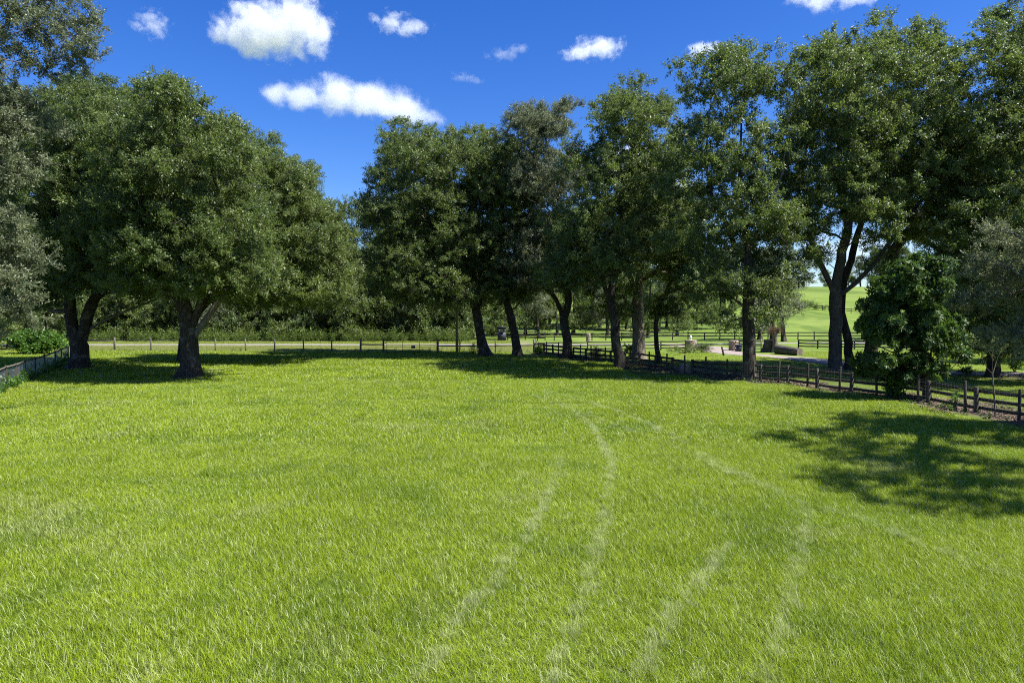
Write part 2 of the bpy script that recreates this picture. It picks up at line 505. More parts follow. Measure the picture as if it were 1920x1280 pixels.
LEAVES = {
    'oak': scatter_group('oak_twigs', [twig_source('oak_twig', 'oak', 10 + i, 60, 0.66, 0.14, 0.064) for i in range(5)]),
    'grey_oak': scatter_group('grey_oak_twigs', [twig_source('grey_oak_twig', 'grey_oak', 20 + i, 76, 0.6, 0.10, 0.042) for i in range(5)]),
    'far': scatter_group('far_twigs', [twig_source('far_twig', 'oak', 30 + i, 40, 1.05, 0.26, 0.13) for i in range(4)]),
    'far_grey': scatter_group('far_grey_twigs', [twig_source('far_grey_twig', 'grey_oak', 36 + i, 40, 1.05, 0.24, 0.11) for i in range(4)]),
    'magnolia': scatter_group('magnolia_twigs', [twig_source('magnolia_twig', 'magnolia', 40 + i, 48, 0.40, 0.20, 0.066, 0.6, True) for i in range(4)]),
    'vine': scatter_group('vine_twigs', [twig_source('vine_twig', 'vine', 50 + i, 48, 0.5, 0.13, 0.09, 0.9) for i in range(4)]),
    'weed': scatter_group('weed_twigs', [twig_source('weed_stalk', 'weed', 60 + i, 60, 1.0, 0.16, 0.04, 0.35, stems=6) for i in range(5)]),
    'dead': scatter_group('dead_twigs', [twig_source('dead_stalk', 'dead', 70 + i, 40, 0.7, 0.16, 0.02, 0.8, stems=8) for i in range(3)]),
}

# ------------------------------------------------------------------ trees
def smooth_path(pts, seg=0.9, rng=None, wob=0.03):
    pts = np.asarray(pts, float)
    if len(pts) < 2: return pts
    ext = np.concatenate([[2 * pts[0] - pts[1]], pts, [2 * pts[-1] - pts[-2]]])
    out = [pts[0]]
    for i in range(len(pts) - 1):
        p0, p1, p2, p3 = ext[i:i + 4]
        k = max(1, int(round(np.linalg.norm(p2 - p1) / seg)))
        for j in range(1, k + 1):
            t = j / k
            q = 0.5 * ((2 * p1) + (p2 - p0) * t + (2 * p0 - 5 * p1 + 4 * p2 - p3) * t * t + (-p0 + 3 * p1 - 3 * p2 + p3) * t ** 3)
            if rng is not None and not (i == len(pts) - 2 and j == k): q = q + rng.normal(size=3) * wob
            out.append(q)
    return np.array(out)

def tree_meshes(name, stems, lobes, rbase, seed, leaf='oak', tint=0.4, spacing=1.75, pad=1.35, dens=30, bark='bark',
                gap=0.0, twig_scale=1.0, flare=0.7, shell=0.3, tip=0.012, nsides=14):
    """stems: polylines in world space; the first starts at the foot. lobes: (centre, radii) ellipsoids that the crown fills.
    Returns meshes for trunk, branches, crown, all relative to the foot."""
    rng = np.random.default_rng(seed)
    foot = np.array(stems[0][0])
    par = []
    POS = np.zeros((4096, 3)); PLEN = np.zeros(4096)
    state = [0]
    def add_path(pts, start=None):
        nonlocal POS, PLEN
        last = start
        for i, q in enumerate(pts):
            if start is not None and i == 0: continue
            k = state[0]
            if k >= len(POS):
                POS = np.concatenate([POS, np.zeros_like(POS)]); PLEN = np.concatenate([PLEN, np.zeros_like(PLEN)])
            POS[k] = q; par.append(-1 if last is None else last)
            PLEN[k] = 0.0 if last is None else PLEN[last] + np.linalg.norm(POS[last] - q)
            last = k; state[0] += 1
        return last
    for i, s in enumerate(stems):
        s = np.asarray(s, float)
        if i == 0:
            add_path(smooth_path(s, 0.8, rng, 0.03))
        else:
            A = POS[:state[0]]; k = int(np.argmin(np.linalg.norm(A - s[0], axis=1)))
            s[0] = A[k]
            add_path(smooth_path(s, 0.8, rng, 0.03), k)
    n_stem = state[0]
    # foliage pads
    pads = []
    lobes = [(np.asarray(c, float), np.asarray(r, float)) for c, r in lobes]
    for c, r in lobes:
        vol = 4.19 * r[0] * r[1] * r[2]
        tries = int(vol / spacing ** 3 * 5) + 20
        d = rng.normal(size=(tries, 3)); d /= np.linalg.norm(d, axis=1, keepdims=True)
        u = rng.uniform(shell ** 3, 1, tries) ** (1 / 3)
        q = c + d * u[:, None] * np.maximum(0.1, r - 0.55 * pad)
        pads.append(q)
    pads = np.concatenate(pads)
    rng.shuffle(pads)
    if gap > 0:                                     # open hollows through the crown
        w = rng.normal(size=(7, 3)); w /= np.linalg.norm(w, axis=1, keepdims=True)
        ph = rng.uniform(0, 6.283, 7); fr = rng.uniform(0.9, 2.0, 7)
        v = np.sum(np.sin(pads @ w.T * fr + ph), axis=1)
        pads = pads[v > np.quantile(v, gap)]
    keep = np.empty((0, 3))
    for q in pads:
        if q[2] < foot[2] + 1.2 * pad * 0.5: continue
        if len(keep) == 0 or np.min(np.sum((keep - q) ** 2, 1)) > spacing ** 2:
            keep = np.concatenate([keep, q[None]])
    pads = keep
    crown_c = np.mean([c for c, r in lobes], axis=0)
    order = np.argsort(np.min(np.linalg.norm(pads[:, None] - POS[None, :n_stem:2], axis=2), axis=1))
    pads = pads[order]
    tips = []
    for q in pads:
        A = POS[:state[0]]; PL = PLEN[:state[0]]
        first = min(n_stem - 1, 3)
        dist = np.linalg.norm(A - q, axis=1)
        cost = dist + 0.22 * PL + np.maximum(0, A[:, 2] - q[2]) * 0.8
        cost[:first] += 50
        k = int(np.argmin(cost))
        a = A[k]
        L = dist[k]
        if L > 0.25:
            side = rng.normal(size=3) * 0.09 * L
            m1 = a + (q - a) * 0.33 + side + np.array((0, 0, 0.07 * L))
            m2 = a + (q - a) * 0.68 + side * 0.6 + rng.normal(size=3) * 0.05 * L + np.array((0, 0, 0.08 * L))
            last = add_path(smooth_path([a, m1, m2, q], 0.9, rng, 0.02), k)
        else:
            last = k
        tips.append(last)
    n = state[0]
    pos = POS[:n]; par = np.array(par)
    cnt = np.zeros(n)
    for t in tips: cnt[t] += 1
    kids = [[] for _ in range(n)]
    for i in range(n - 1, 0, -1):
        if cnt[i] == 0: cnt[i] = 0.5
        cnt[par[i]] += cnt[i]
        kids[par[i]].append(i)
    PLn = PLEN[:n]; R = np.maximum(tip, rbase * np.sqrt(cnt / cnt[0]) * (1 - 0.72 * sstep(0.12, 1.0, PLn / PLn.max())))
    # chains
    trunk, branches = MB(), MB()
    stack = [(0, None)]
    while stack:
        i, p = stack.pop()
        chain = [i]
        while kids[chain[-1]]:
            ks = sorted(kids[chain[-1]], key=lambda c: -cnt[c])
            for c in ks[1:]: stack.append((c, chain[-1]))
            chain.append(ks[0])
        path = pos[chain]; rad = R[chain].copy()
        if p is not None:
            path = np.concatenate([pos[p][None], path]); rad = np.concatenate([[min(R[p] * 0.9, rad[0] * 1.15)], rad])
        if len(path) < 2: continue
        rad[-1] = tip * 0.6
        if i == 0:
            path = np.concatenate([[path[0] - (0, 0, 0.35)], [path[0]], [path[0] + (path[1] - path[0]) * 0.35], path[1:]])
            rad = np.concatenate([[rad[0] * 1.3, rad[0]], [rad[0]], rad[1:]])
            h = path[:, 2] - foot[2]
            ns = nsides
            ang = np.arange(ns) * 6.283 / ns
            ph = rng.uniform(0, 6.283, 3)
            lob = 0.5 + 0.5 * np.cos(ang * 5 + ph[0] + np.cos(ang + ph[1]))
            fl = np.exp(-np.maximum(h, 0) / 0.55)[:, None] * flare
            jit = 1 + fl * (0.45 + 0.75 * lob)[None] + rng.normal(size=(len(path), ns)) * 0.035
            V, Q, T = sweep(path, rad, ns, True, jit)
            trunk.add(V, Q, T)
        else:
            big = rad[0] > 0.10
            ns = 9 if big else (6 if rad[0] > 0.05 else 4)
            V, Q, T = sweep(path, rad, ns, True)
            (trunk if rad[0] > 0.45 * rbase else branches).add(V, Q, T)
    # small wood inside each pad, and leafy twigs
    cp, cr, cs, ct, wood = [], [], [], [], []
    for q in pads:
        pr = pad * rng.uniform(0.7, 1.35)
        flat = rng.uniform(0.55, 0.85)
        k = int(dens * (pr / pad) ** 2 * rng.uniform(0.8, 1.2))
        d = rng.normal(size=(k, 3)) + (0, 0, 0.25); d /= np.linalg.norm(d, axis=1, keepdims=True)
        u = rng.uniform(0.05, 1, k) ** 0.5
        e = q + d * u[:, None] * np.array((pr, pr, pr * flat))
        cp.append(e - d * 0.3 * twig_scale)
        ax = d * 0.9 + rng.normal(size=(k, 3)) * 0.45 + (0, 0, 0.25)
        ax /= np.linalg.norm(ax, axis=1, keepdims=True)
        cr.append(np.stack([np.zeros(k), np.arccos(np.clip(ax[:, 2], -1, 1)), np.arctan2(ax[:, 1], ax[:, 0])], 1))
        cs.append(twig_scale * rng.uniform(0.75, 1.3, k))
        ct.append(np.clip(tint + rng.normal() * 0.20 + rng.normal(size=k) * 0.05, 0, 1))
        w = e[:max(3, k // 5)]
        midp = (q + w) / 2 + rng.normal(size=w.shape) * 0.08
        wood.append(np.stack([np.repeat(q[None], len(w), 0), midp, w], 1))
    V, Q = many_tubes(np.concatenate(wood), np.array((tip * 1.3, tip * 0.9, tip * 0.4)), 3)
    branches.add(V, Q)
    cp = np.concatenate(cp); cr = np.concatenate(cr); cs = np.concatenate(cs); ct = np.concatenate(ct)
    idx = rng.integers(0, 5, len(cp))
    trunk.V = [v - foot for v in trunk.V]; branches.V = [v - foot for v in branches.V]
    tm = trunk.mesh(name + '_trunk', bark, True)
    bmsh = branches.mesh(name + '_branches', 'twig' if bark == 'bark' else bark, True)
    cm = scatter_mesh(name + '_crown', cp - foot, cr, cs, idx, ct)
    return foot, tm, bmsh, cm, LEAVES[leaf]

def place_tree(name, label, category, meshes, loc=None, rotz=0.0, scale=1.0, group=None):
    foot, tm, bm_, cm, lg = meshes
    t = thing(name, label, category, tuple(foot if loc is None else loc), rotz, group)
    t.scale = (scale, scale, scale)
    link('trunk', tm, t)
    link('branches', bm_, t)
    c = link('crown', cm, t, kind='stuff')
    add_scatter(c, lg)
    return t

def photo_tree(name, label, base, depth, stems, lobes, rbase, seed, category='tree', group=None, thick=0.85, fill=1.0, deep=0.55, **kw):
    """stems and lobes given as pixels, all standing at the distance where the foot meets the ground"""
    x = W(base[0], base[1], depth)[0]
    foot = np.array((x, depth, float(ground(x, depth)) - 0.03))
    S = []
    for i, s in enumerate(stems):
        pts = [W(p[0], p[1], depth, p[2] if len(p) > 2 else 0.0) for p in s]
        if i == 0: pts = [foot] + pts
        S.append(np.array(pts))
    Lb = []
    k = depth / F_PX
    for lb in lobes:
        px, py, rx, ry = lb[0], lb[1], lb[2] * fill, lb[3] * fill
        dd = lb[4] if len(lb) > 4 else 0.0
        Lb.append((W(px, py, depth + dd), (rx * k, max(1.2, min(rx * k * thick, 8.0)), ry * k)))
    if deep > 0:                                    # the crown is as deep as it is wide
        mx = np.mean([lb[0] for lb in lobes]); hw = max(abs(lb[0] - mx) + lb[2] for lb in lobes)
        for lb in lobes:
            reach = k * math.sqrt(max(0.0, hw ** 2 - (lb[0] - mx) ** 2)) * deep
            if reach < 2.0: continue
            for sgn in (-1, 1):
                Lb.append((W(lb[0] + (mx - lb[0]) * 0.15, lb[1] + lb[3] * 0.12, depth + sgn * reach), (lb[2] * fill * k * 0.85, max(1.2, reach * 0.6), lb[3] * fill * k * 0.8)))
    return place_tree(name, label, category, tree_meshes(name, S, Lb, rbase, seed, **kw), group=group)

# ------------------------------------------------------------------ ground, roads
def ground_sheet():
    xs = np.concatenate([[-3000, -1500, -800, -450, -300, -220, -170, -140, -120, -100, -85], np.arange(-72, 73, 1.5), [85, 100, 120, 140, 170, 220, 300, 450, 800, 1500, 3000]])
    ys = np.concatenate([[-300, -120, -50, -20], np.arange(-6, 112, 1.5), np.arange(114, 345, 6), [360, 400, 500, 700, 1000, 1800, 4000]])
    X, Y = np.meshgrid(xs, ys)
    Z = ground(X, Y)
    # fall away gently far behind the crest
    Z = Z - 8 * sstep(340, 900, Y)
    k, n = X.shape
    i, j = np.meshgrid(np.arange(k - 1), np.arange(n - 1), indexing='ij')
    a = i * n + j
    Q = np.stack([a, a + 1, a + n + 1, a + n], -1).reshape(-1, 4)
    x, y = X.ravel(), Y.ravel()
    fx = np.interp(y, FENCE[:, 1][::-1], FENCE[:, 0][::-1])
    litter = np.exp(-((x - fx - 0.6) / 1.7) ** 2) * (y > 10) * (y < 70) * 0.75
    for tx, ty, r in ((-32.5, 50, 3.2), (-35, 46, 2.0), (-2.6, 66.5, 2.5), (0.6, 66, 2.5), (5.0, 63, 2.5), (14.5, 43, 3), (22.8, 48, 3.5), (24.5, 50, 3), (31, 44, 4), (20, 33, 4), (33, 36, 4)):
        litter = np.maximum(litter, 0.62 * np.exp(-((x - tx) ** 2 + (y - ty) ** 2) / r ** 2))
    left_verge = (x < 3) * sstep(73.5, 75.5, y)
    verge = np.clip(left_verge, 0, 1) * (1 - sstep(97, 104, y)) * 0.8
    hillf = np.maximum(sstep(60, 80, y) * (x > 2), sstep(98, 106, y))
    hillf = np.maximum(hillf, sstep(4, 10, x - fx) * (y > 20)) * 1.0
    me = mesh_from('ground', np.stack([x, y, Z.ravel()], 1), Q, 'ground', True, attrs={'litter': litter, 'verge': verge, 'hillside': hillf})
    link('ground', me, kind='structure')

# the board fence along the right of the pasture, from its feet in the photograph
FX = [1001, 1075, 1140, 1199, 1261, 1337, 1425, 1477, 1532, 1596, 1740, 1830, 1920]
FY = [661, 671, 679, 687, 697, 708, 715, 719, 727, 735, 755, 773, 789]
def fence_point(px):
    return P(px, float(np.interp(px, FX, FY)))
FENCE = np.array([fence_point(p)[:2] for p in range(1001, 1921, 10)] + [(20.4, 22.0), (20.9, 17.0), (21.3, 10.0)])
ground_sheet()

def strip(name, pts, width, mat, lift=0.045, label=None):
    c = smooth_path(np.array([(p[0], p[1], 0) for p in pts]), 1.5)
    w = np.interp(np.linspace(0, 1, len(c)), np.linspace(0, 1, len(width)), width) if isinstance(width, (list, tuple)) else np.full(len(c), width)
    t = np.gradient(c, axis=0); t /= np.linalg.norm(t, axis=1, keepdims=True)
    s = np.stack([t[:, 1], -t[:, 0], t[:, 2] * 0], 1)
    rng = np.random.default_rng(5)
    cols = np.linspace(-0.5, 0.5, 5)
    V = []
    for k, cc in enumerate(cols):
        edge = rng.normal(size=len(c)) * (0.13 if k in (0, 4) else 0.0)
        q = c + s * (cc * w + edge)[:, None]
        q[:, 2] = ground(q[:, 0], q[:, 1]) + lift - (0.03 if k in (0, 4) else 0)
        V.append(q)
    V = np.stack(V, 1).reshape(-1, 3)
    i, j = np.meshgrid(np.arange(len(c) - 1), np.arange(4), indexing='ij')
    a = i * 5 + j
    me = mesh_from(name, V, np.stack([a, a + 1, a + 6, a + 5], -1).reshape(-1, 4), mat, True)
    return link(name, me, kind='structure')

strip('road', [(-140, 88.5), (-90, 88), (-40, 88), (0, 88.2), (14, 88.4), (24, 89.5), (36, 92), (60, 94), (110, 96)], 2.3, 'road')
drive_pts = [(20.5, 88.6), (22.3, 84)] + [tuple(P(*q)[:2]) for q in ((1330, 652), (1365, 661), (1420, 666.5), (1500, 672.5), (1575, 681), (1680, 690), (1800, 700), (1930, 702))] + [(60, 45)]
strip('driveway', drive_pts, [6.5, 3.6, 3.2, 3.0, 2.8, 2.8, 2.6, 2.4, 2.4], 'drive', 0.06)

# ------------------------------------------------------------------ grass (stuff)
def grass_patch(name, size, blades, seed, width, hmin, hmax, lean):
    rng = np.random.default_rng(seed)
    # tufts: blades gather and lean together
    nt = max(6, int(blades / 26))
    tc = rng.uniform(-size / 2, size / 2, (nt, 2)); tl = rng.normal(size=(nt, 2)) * lean; th = rng.uniform(0.65, 1.2, nt)
    k = rng.integers(0, nt, blades)
    loose = rng.uniform(size=blades) < 0.62
    p = np.where(loose[:, None], rng.uniform(-size / 2, size / 2, (blades, 2)), tc[k] + rng.normal(size=(blades, 2)) * 0.055)
    p = (p + size / 2) % size - size / 2
    h = rng.uniform(hmin, hmax, blades) * th[k]
    tall = rng.uniform(size=blades) < 0.05
    h[tall] *= 1.5
    a = rng.uniform(0, 6.283, blades)
    ln = tl[k] + np.stack([np.cos(a), np.sin(a)], 1) * rng.uniform(0.15, 1.05, blades)[:, None]
    wd = np.stack([np.cos(a + 1.2), np.sin(a + 1.2)], 1) * (width * rng.uniform(0.6, 1.2, blades))[:, None] / 2
    z0 = np.zeros((blades, 1))
    b0 = np.concatenate([p, z0 - 0.01], 1)
    m0 = np.concatenate([p + ln * h[:, None] * 0.46, (h * 0.58)[:, None]], 1)
    t0 = np.concatenate([p + ln * h[:, None] * 1.05, (h * rng.uniform(0.72, 1.0, blades))[:, None]], 1)
    w3 = np.concatenate([wd, z0], 1)
    V = np.stack([b0 - w3, b0 + w3, m0 - w3 * 0.8, m0 + w3 * 0.8, t0], 1)
    hh = np.tile(np.array((0, 0, 0.62, 0.62, 1.0)), blades)
    o = np.arange(blades)[:, None] * 5
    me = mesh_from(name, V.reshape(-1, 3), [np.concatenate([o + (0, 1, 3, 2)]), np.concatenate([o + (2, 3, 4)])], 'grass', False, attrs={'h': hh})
    return source(name, me)

G_NEAR = scatter_group('near_grass', [grass_patch('near_grass_patch', 1.0, 3000, 100 + i, 0.0056, 0.06, 0.165, 0.16) for i in range(6)])
G_MID = scatter_group('mid_grass', [grass_patch('mid_grass_patch', 2.0, 4600, 110 + i, 0.0105, 0.06, 0.165, 0.16) for i in range(5)])
G_FAR = scatter_group('far_grass', [grass_patch('far_grass_patch', 4.0, 5600, 120 + i, 0.023, 0.06, 0.17, 0.16) for i in range(5)])

def grass_field(name, group, cell, ymin, ymax, test, seed, hs=1.0, tint=0.0):
    rng = np.random.default_rng(seed)
    ys = np.arange(ymin + cell / 2, ymax, cell)
    pts = []
    for y in ys:
        w = (y + cell) * 0.80 + 3.0
        xs = np.arange(-math.ceil(w / cell) * cell + cell / 2, w, cell)
        for x in xs:
            if test(x, y): pts.append((x, y))
    pts = np.array(pts)
    n = len(pts)
    z = ground(pts[:, 0], pts[:, 1])
    rot = np.zeros((n, 3)); rot[:, 2] = rng.integers(0, 4, n) * math.pi / 2
    lowf = 0.5 + 0.5 * np.sin(pts[:, 0] * 0.7 + 2 * np.sin(pts[:, 1] * 0.31)) * np.sin(pts[:, 1] * 0.55 + pts[:, 0] * 0.13)
    hz = hs * (0.72 + 0.4 * lowf + np.abs(rng.normal(size=n)) * 0.16)
    scl = np.stack([np.full(n, 1.03), np.full(n, 1.03), hz], 1)
    me = scatter_mesh(name, np.concatenate([pts, z[:, None]], 1), rot, scl, rng.integers(0, 5, n), np.full(n, tint))
    o = link(name, me, kind='stuff', label=None)
    add_scatter(o, group)
    return o

def fence_x(y): return float(np.interp(y, FENCE[:, 1][::-1], FENCE[:, 0][::-1]))
field = lambda x, y: x < fence_x(y) - 0.6
g1 = grass_field('grass', G_NEAR, 1.0, 3, 21, lambda x, y: True, 1)
g2 = grass_field('grass', G_MID, 2.0, 21, 41, lambda x, y: x < fence_x(y) - 1.2, 2)
g3 = grass_field('grass', G_FAR, 4.0, 41, 73, lambda x, y: x < fence_x(y) - 2.2, 3)
g4 = grass_field('grass', G_FAR, 4.0, 73, 85, lambda x, y: x < 3, 4, 0.45, 0.9)
g5 = grass_field('grass', G_FAR, 4.0, 25, 73, lambda x, y: fence_x(y) + 4 < x and all(abs(x - q[0]) + abs(y - q[1]) > 5 for q in drive_pts), 5, 0.4, 0.15)
g6 = grass_field('grass', G_FAR, 4.0, 91, 99, lambda x, y: x < 2, 6, 0.9, 0.4)
for g, lb in ((g1, 'bright green pasture grass in the open field'), (g2, 'pasture grass further up the field'), (g3, 'pasture grass below the trees and back fence'),
              (g4, 'dry mown grass between back fence and road'), (g5, 'short lawn grass beyond the board fence'), (g6, 'rough grass behind the road')):
    g['label'] = lb

# flattened, bleached grass along the wheel tracks
G_TRACK = scatter_group('track_grass', [grass_patch('track_grass_patch', 0.5, 300, 140 + i, 0.008, 0.10, 0.20, 0.45) for i in range(5)])
rng = np.random.default_rng(6)
tp = []
for k, line in enumerate((((793, 1278), (867, 1163), (933, 1090), (987, 1010), (1033, 923), (1053, 857)),
             ((1033, 1278), (1085, 1150), (1120, 1037), (1133, 977), (1147, 877), (1133, 843), (1120, 815), (1080, 775), (1020, 735)),
             ((1195, 1278), (1267, 1157), (1327, 1077), (1367, 1023)),
             ((1430, 1278), (1480, 1130), (1513, 983), (1487, 943), (1367, 890), (1273, 843), (1107, 783), (1000, 743)),
             ((1907, 1090), (1773, 1043), (1627, 983), (1487, 937), (1333, 863), (1240, 810), (1147, 770), (1030, 735)))):
    c = smooth_path(np.array([P(*q) for q in line]), 0.22)
    fade = 0.5 + 0.5 * np.sin(np.cumsum(rng.normal(size=len(c)) * 0.35) + k)
    for q, f in zip(c, fade):
        if rng.uniform() < 0.6 + 0.4 * f: tp.append((q[0] + rng.normal() * 0.05, q[1] + rng.normal() * 0.05, f))
tp = np.array(tp); n_ = len(tp)
sc_ = np.stack([rng.uniform(0.3, 0.6, n_), rng.uniform(0.3, 0.6, n_), rng.uniform(0.65, 1.0, n_)], 1)
o = link('track_grass', scatter_mesh('track_grass', np.stack([tp[:, 0], tp[:, 1], ground(tp[:, 0], tp[:, 1])], 1), np.stack([tp[:, 0] * 0, tp[:, 0] * 0, rng.uniform(0, 6.28, n_)], 1), sc_, rng.integers(0, 5, n_), 1.42 + 0.5 * tp[:, 2]),
         kind='stuff', label='pale flattened grass along the wheel tracks in the pasture')
add_scatter(o, G_TRACK)

# fallen leaves along the board fence
def litter_source(i):
    rng = np.random.default_rng(300 + i)
    n = 260
    b = np.concatenate([rng.uniform(-0.6, 0.6, (n, 2)), rng.uniform(0.01, 0.05, (n, 1))], 1)
    d = np.concatenate([rng.normal(size=(n, 2)), rng.normal(size=(n, 1)) * 0.25], 1)
    V, T = leaf_quads(rng, b, d, rng.uniform(0.06, 0.12, n), rng.uniform(0.03, 0.055, n))
    return source('fallen_leaves_patch', mesh_from('fallen_leaves_patch', V, T, 'litter'))
G_LIT = scatter_group('fallen_leaves', [litter_source(i) for i in range(4)])
rng = np.random.default_rng(8)
lp = []
for y in np.arange(16, 70, 0.8):
    for dx in np.arange(-1.2, 3.4, 0.9):
        if rng.uniform() < 0.75 * math.exp(-((dx - 0.7) / 1.5) ** 2):
            lp.append((fence_x(y) + dx + rng.normal() * 0.3, y + rng.normal() * 0.3))
for tx, ty, r in ((-33, 49.5, 2.6), (-35, 46, 1.6), (0.6, 65.5, 1.6), (-2.6, 66, 1.5)):
    for _ in range(14): lp.append((tx + rng.normal() * r * 0.6, ty + rng.normal() * r * 0.6))
lp = np.array(lp)
o = link('fallen_leaves', scatter_mesh('fallen_leaves', np.concatenate([lp, ground(lp[:, 0], lp[:, 1])[:, None]], 1), np.stack([lp[:, 0] * 0, lp[:, 0] * 0, rng.uniform(0, 6.28, len(lp))], 1),
         rng.uniform(0.9, 1.3, len(lp)), rng.integers(0, 4, len(lp)), rng.uniform(0.2, 0.9, len(lp))), kind='stuff', label='brown fallen leaves littering the ground along the board fence')
add_scatter(o, G_LIT)

# ------------------------------------------------------------------ fences
def post_mesh(name, h, w, mat, seed, round_=False):
    rng = np.random.default_rng(seed)
    mb = MB()
    if round_:
        V, Q, T = sweep([(0, 0, -0.25), (0, 0, h * 0.5), (0, 0, h - 0.02), (0, 0, h)], [w / 2 * 1.04, w / 2, w / 2 * 0.97, w / 2 * 0.85], 10, True)
        mb.add(V, Q, T)
    else:
        b = w * 0.12
        ring = np.array([(-w / 2 + b, -w / 2), (w / 2 - b, -w / 2), (w / 2, -w / 2 + b), (w / 2, w / 2 - b), (w / 2 - b, w / 2), (-w / 2 + b, w / 2), (-w / 2, w / 2 - b), (-w / 2, -w / 2 + b)])
        V = np.concatenate([np.concatenate([ring * s, np.full((8, 1), z)], 1) for z, s in ((-0.25, 1.02), (h * 0.45, 1.0), (h - 0.025, 0.98), (h, 0.86))])
        Q = [(i * 8 + j, i * 8 + (j + 1) % 8, (i + 1) * 8 + (j + 1) % 8, (i + 1) * 8 + j) for i in range(3) for j in range(8)]
        V = np.concatenate([V, [(0, 0, h + 0.004)]])
        T = [(24 + j, 24 + (j + 1) % 8, 32) for j in range(8)]
        mb.add(V, Q, T)
    return mb.mesh(name, mat, round_)

def put_post(parent, me, p, rng, yaw=0.0, tilt=0.03):
    o = link('post', me, parent, (p[0], p[1], p[2]))
    o.rotation_euler = (rng.normal() * tilt, rng.normal() * tilt, yaw)
    o.scale = (1, 1, rng.uniform(0.96, 1.05))
    return o

def put_rail(parent, a, b, th, h, mat, rng, sag=0.02):
    """one board with slightly uneven ends"""
    a = np.array(a, float); b = np.array(b, float)
    a[2] += rng.normal() * sag; b[2] += rng.normal() * sag
    c = (a + b) / 2; d = b - a; L = np.linalg.norm(d)
    mb = MB()
    k = 4
    xs = np.linspace(-L / 2, L / 2, k + 1)
    V = []
    for i, x in enumerate(xs):
        dz = -0.015 * math.cos(math.pi * x / L) + rng.normal() * 0.004
        hh = h * (1 + rng.normal() * 0.03)
        V += [(x, -th / 2, dz - hh / 2), (x, th / 2, dz - hh / 2), (x, th / 2, dz + hh / 2), (x, -th / 2, dz + hh / 2)]
    Q = [(i * 4 + j, i * 4 + (j + 1) % 4, i * 4 + 4 + (j + 1) % 4, i * 4 + 4 + j) for i in range(k) for j in range(4)] + [(3, 2, 1, 0), (k * 4, k * 4 + 1, k * 4 + 2, k * 4 + 3)]
    mb.add(V, Q)
    o = link('rail', mb.mesh('rail', mat), parent, tuple(c))
    o.rotation_euler = Vector(d).to_track_quat('X', 'Z').to_euler()
    return o

def wires(parent, pts, heights, r=0.0025, verticals=0.0, mat='wire', name='wire_mesh', h_top=None):
    A = []
    pts = np.asarray(pts, float)
    mb = MB()
    for h in heights:
        for a, b in zip(pts[:-1], pts[1:]):
            m_ = (a + b) / 2 - (0, 0, 0.01)
            A.append(np.array((a, m_, b)) + (0, 0, h))
    V, Q = many_tubes(np.array(A), np.full(3, r), 4); mb.add(V, Q)
    if verticals:
        A = []
        for a, b in zip(pts[:-1], pts[1:]):
            L = np.linalg.norm(b - a)
            for t in np.arange(0, 1, verticals / L):
                q = a + (b - a) * t
                A.append(np.array((q + (0, 0, heights[0]), q + (0, 0, heights[-1]))))
        V, Q = many_tubes(np.array(A), np.full(2, r * 0.85), 3); mb.add(V, Q)
    return mb.build(name, mat, parent, kind='stuff')

rng = np.random.default_rng(77)
# right board fence, three rails
bf = thing('board_fence', 'weathered three-rail board fence running along the right side of the pasture', 'fence', (0, 0, 0))
board_post = [post_mesh('board_post', 1.03, 0.15, 'wood_dark', i) for i in range(3)]
posts_a = [1001, 1020, 1037, 1056, 1075, 1098, 1119, 1145, 1171, 1199, 1229, 1261, None, 1299, 1337, 1377, 1425, 1477, 1532, 1596, 1664, 1740, 1830]
A = [fence_point(p) if p else None for p in posts_a] + [np.array((19.95, 25.6, 0.0)), np.array((20.5, 22.6, 0.0)), np.array((20.8, 19.4, 0.0)), np.array((21.0, 16.2, 0)), np.array((21.2, 13.0, 0))]
for q in A:
    if q is not None:
        q[2] = float(ground(q[0], q[1])); put_post(bf, board_post[rng.integers(3)], q, rng, 0.4)
for a, b in zip(A[:-1], A[1:]):
    if a is None or b is None: continue
    d = (b - a) / np.linalg.norm(b - a)
    side = np.array((d[1], -d[0], 0)) * (-0.095)
    for h in (0.93, 0.57, 0.20):
        if rng.uniform() < 0.04 and h > 0.3: continue
        put_rail(bf, a - d * 0.05 + side + (0, 0, h), b + d * 0.05 + side + (0, 0, h), 0.035, 0.145, 'wood_dark', rng)
# broken stretch: two rail stubs
for pa, pb in ((1261, 1284), (1302, 1337)):
    a, b = fence_point(pa), fence_point(pb)
    put_rail(bf, a + (-0.08, -0.05, 0.92), b + (-0.08, -0.05, 0.86), 0.035, 0.145, 'wood_dark', rng)

# taller wire fence standing just in front of the boards
wf = thing('wire_fence', 'woven wire fence on tall thin posts just in front of the dark board fence', 'fence', (0, 0, 0))
tall_post = [post_mesh('tall_post', 1.30, 0.115, 'wood_dark', 10 + i, True) for i in range(3)]
posts_b = [1010, 1030, 1052, 1072, 1093, 1114, 1140, 1193, 1223, 1256, 1290, 1328, 1369, 1420, 1465, 1520, 1580, 1650, 1727, 1816, 1916]
B = []
for p in posts_b:
    q = fence_point(p) + (-0.28, -0.22, 0); q[2] = float(ground(q[0], q[1])); B.append(q)
for q in ((20.1, 22.4), (20.4, 18.6), (20.7, 14.8)): B.append(np.array((q[0], q[1], float(ground(*q)))))
for q in B: put_post(wf, tall_post[rng.integers(3)], q, rng, 0.0)
wires(wf, np.array(B) + (-0.06, -0.04, 0), np.linspace(0.08, 1.14, 8), 0.0013, 0.18)

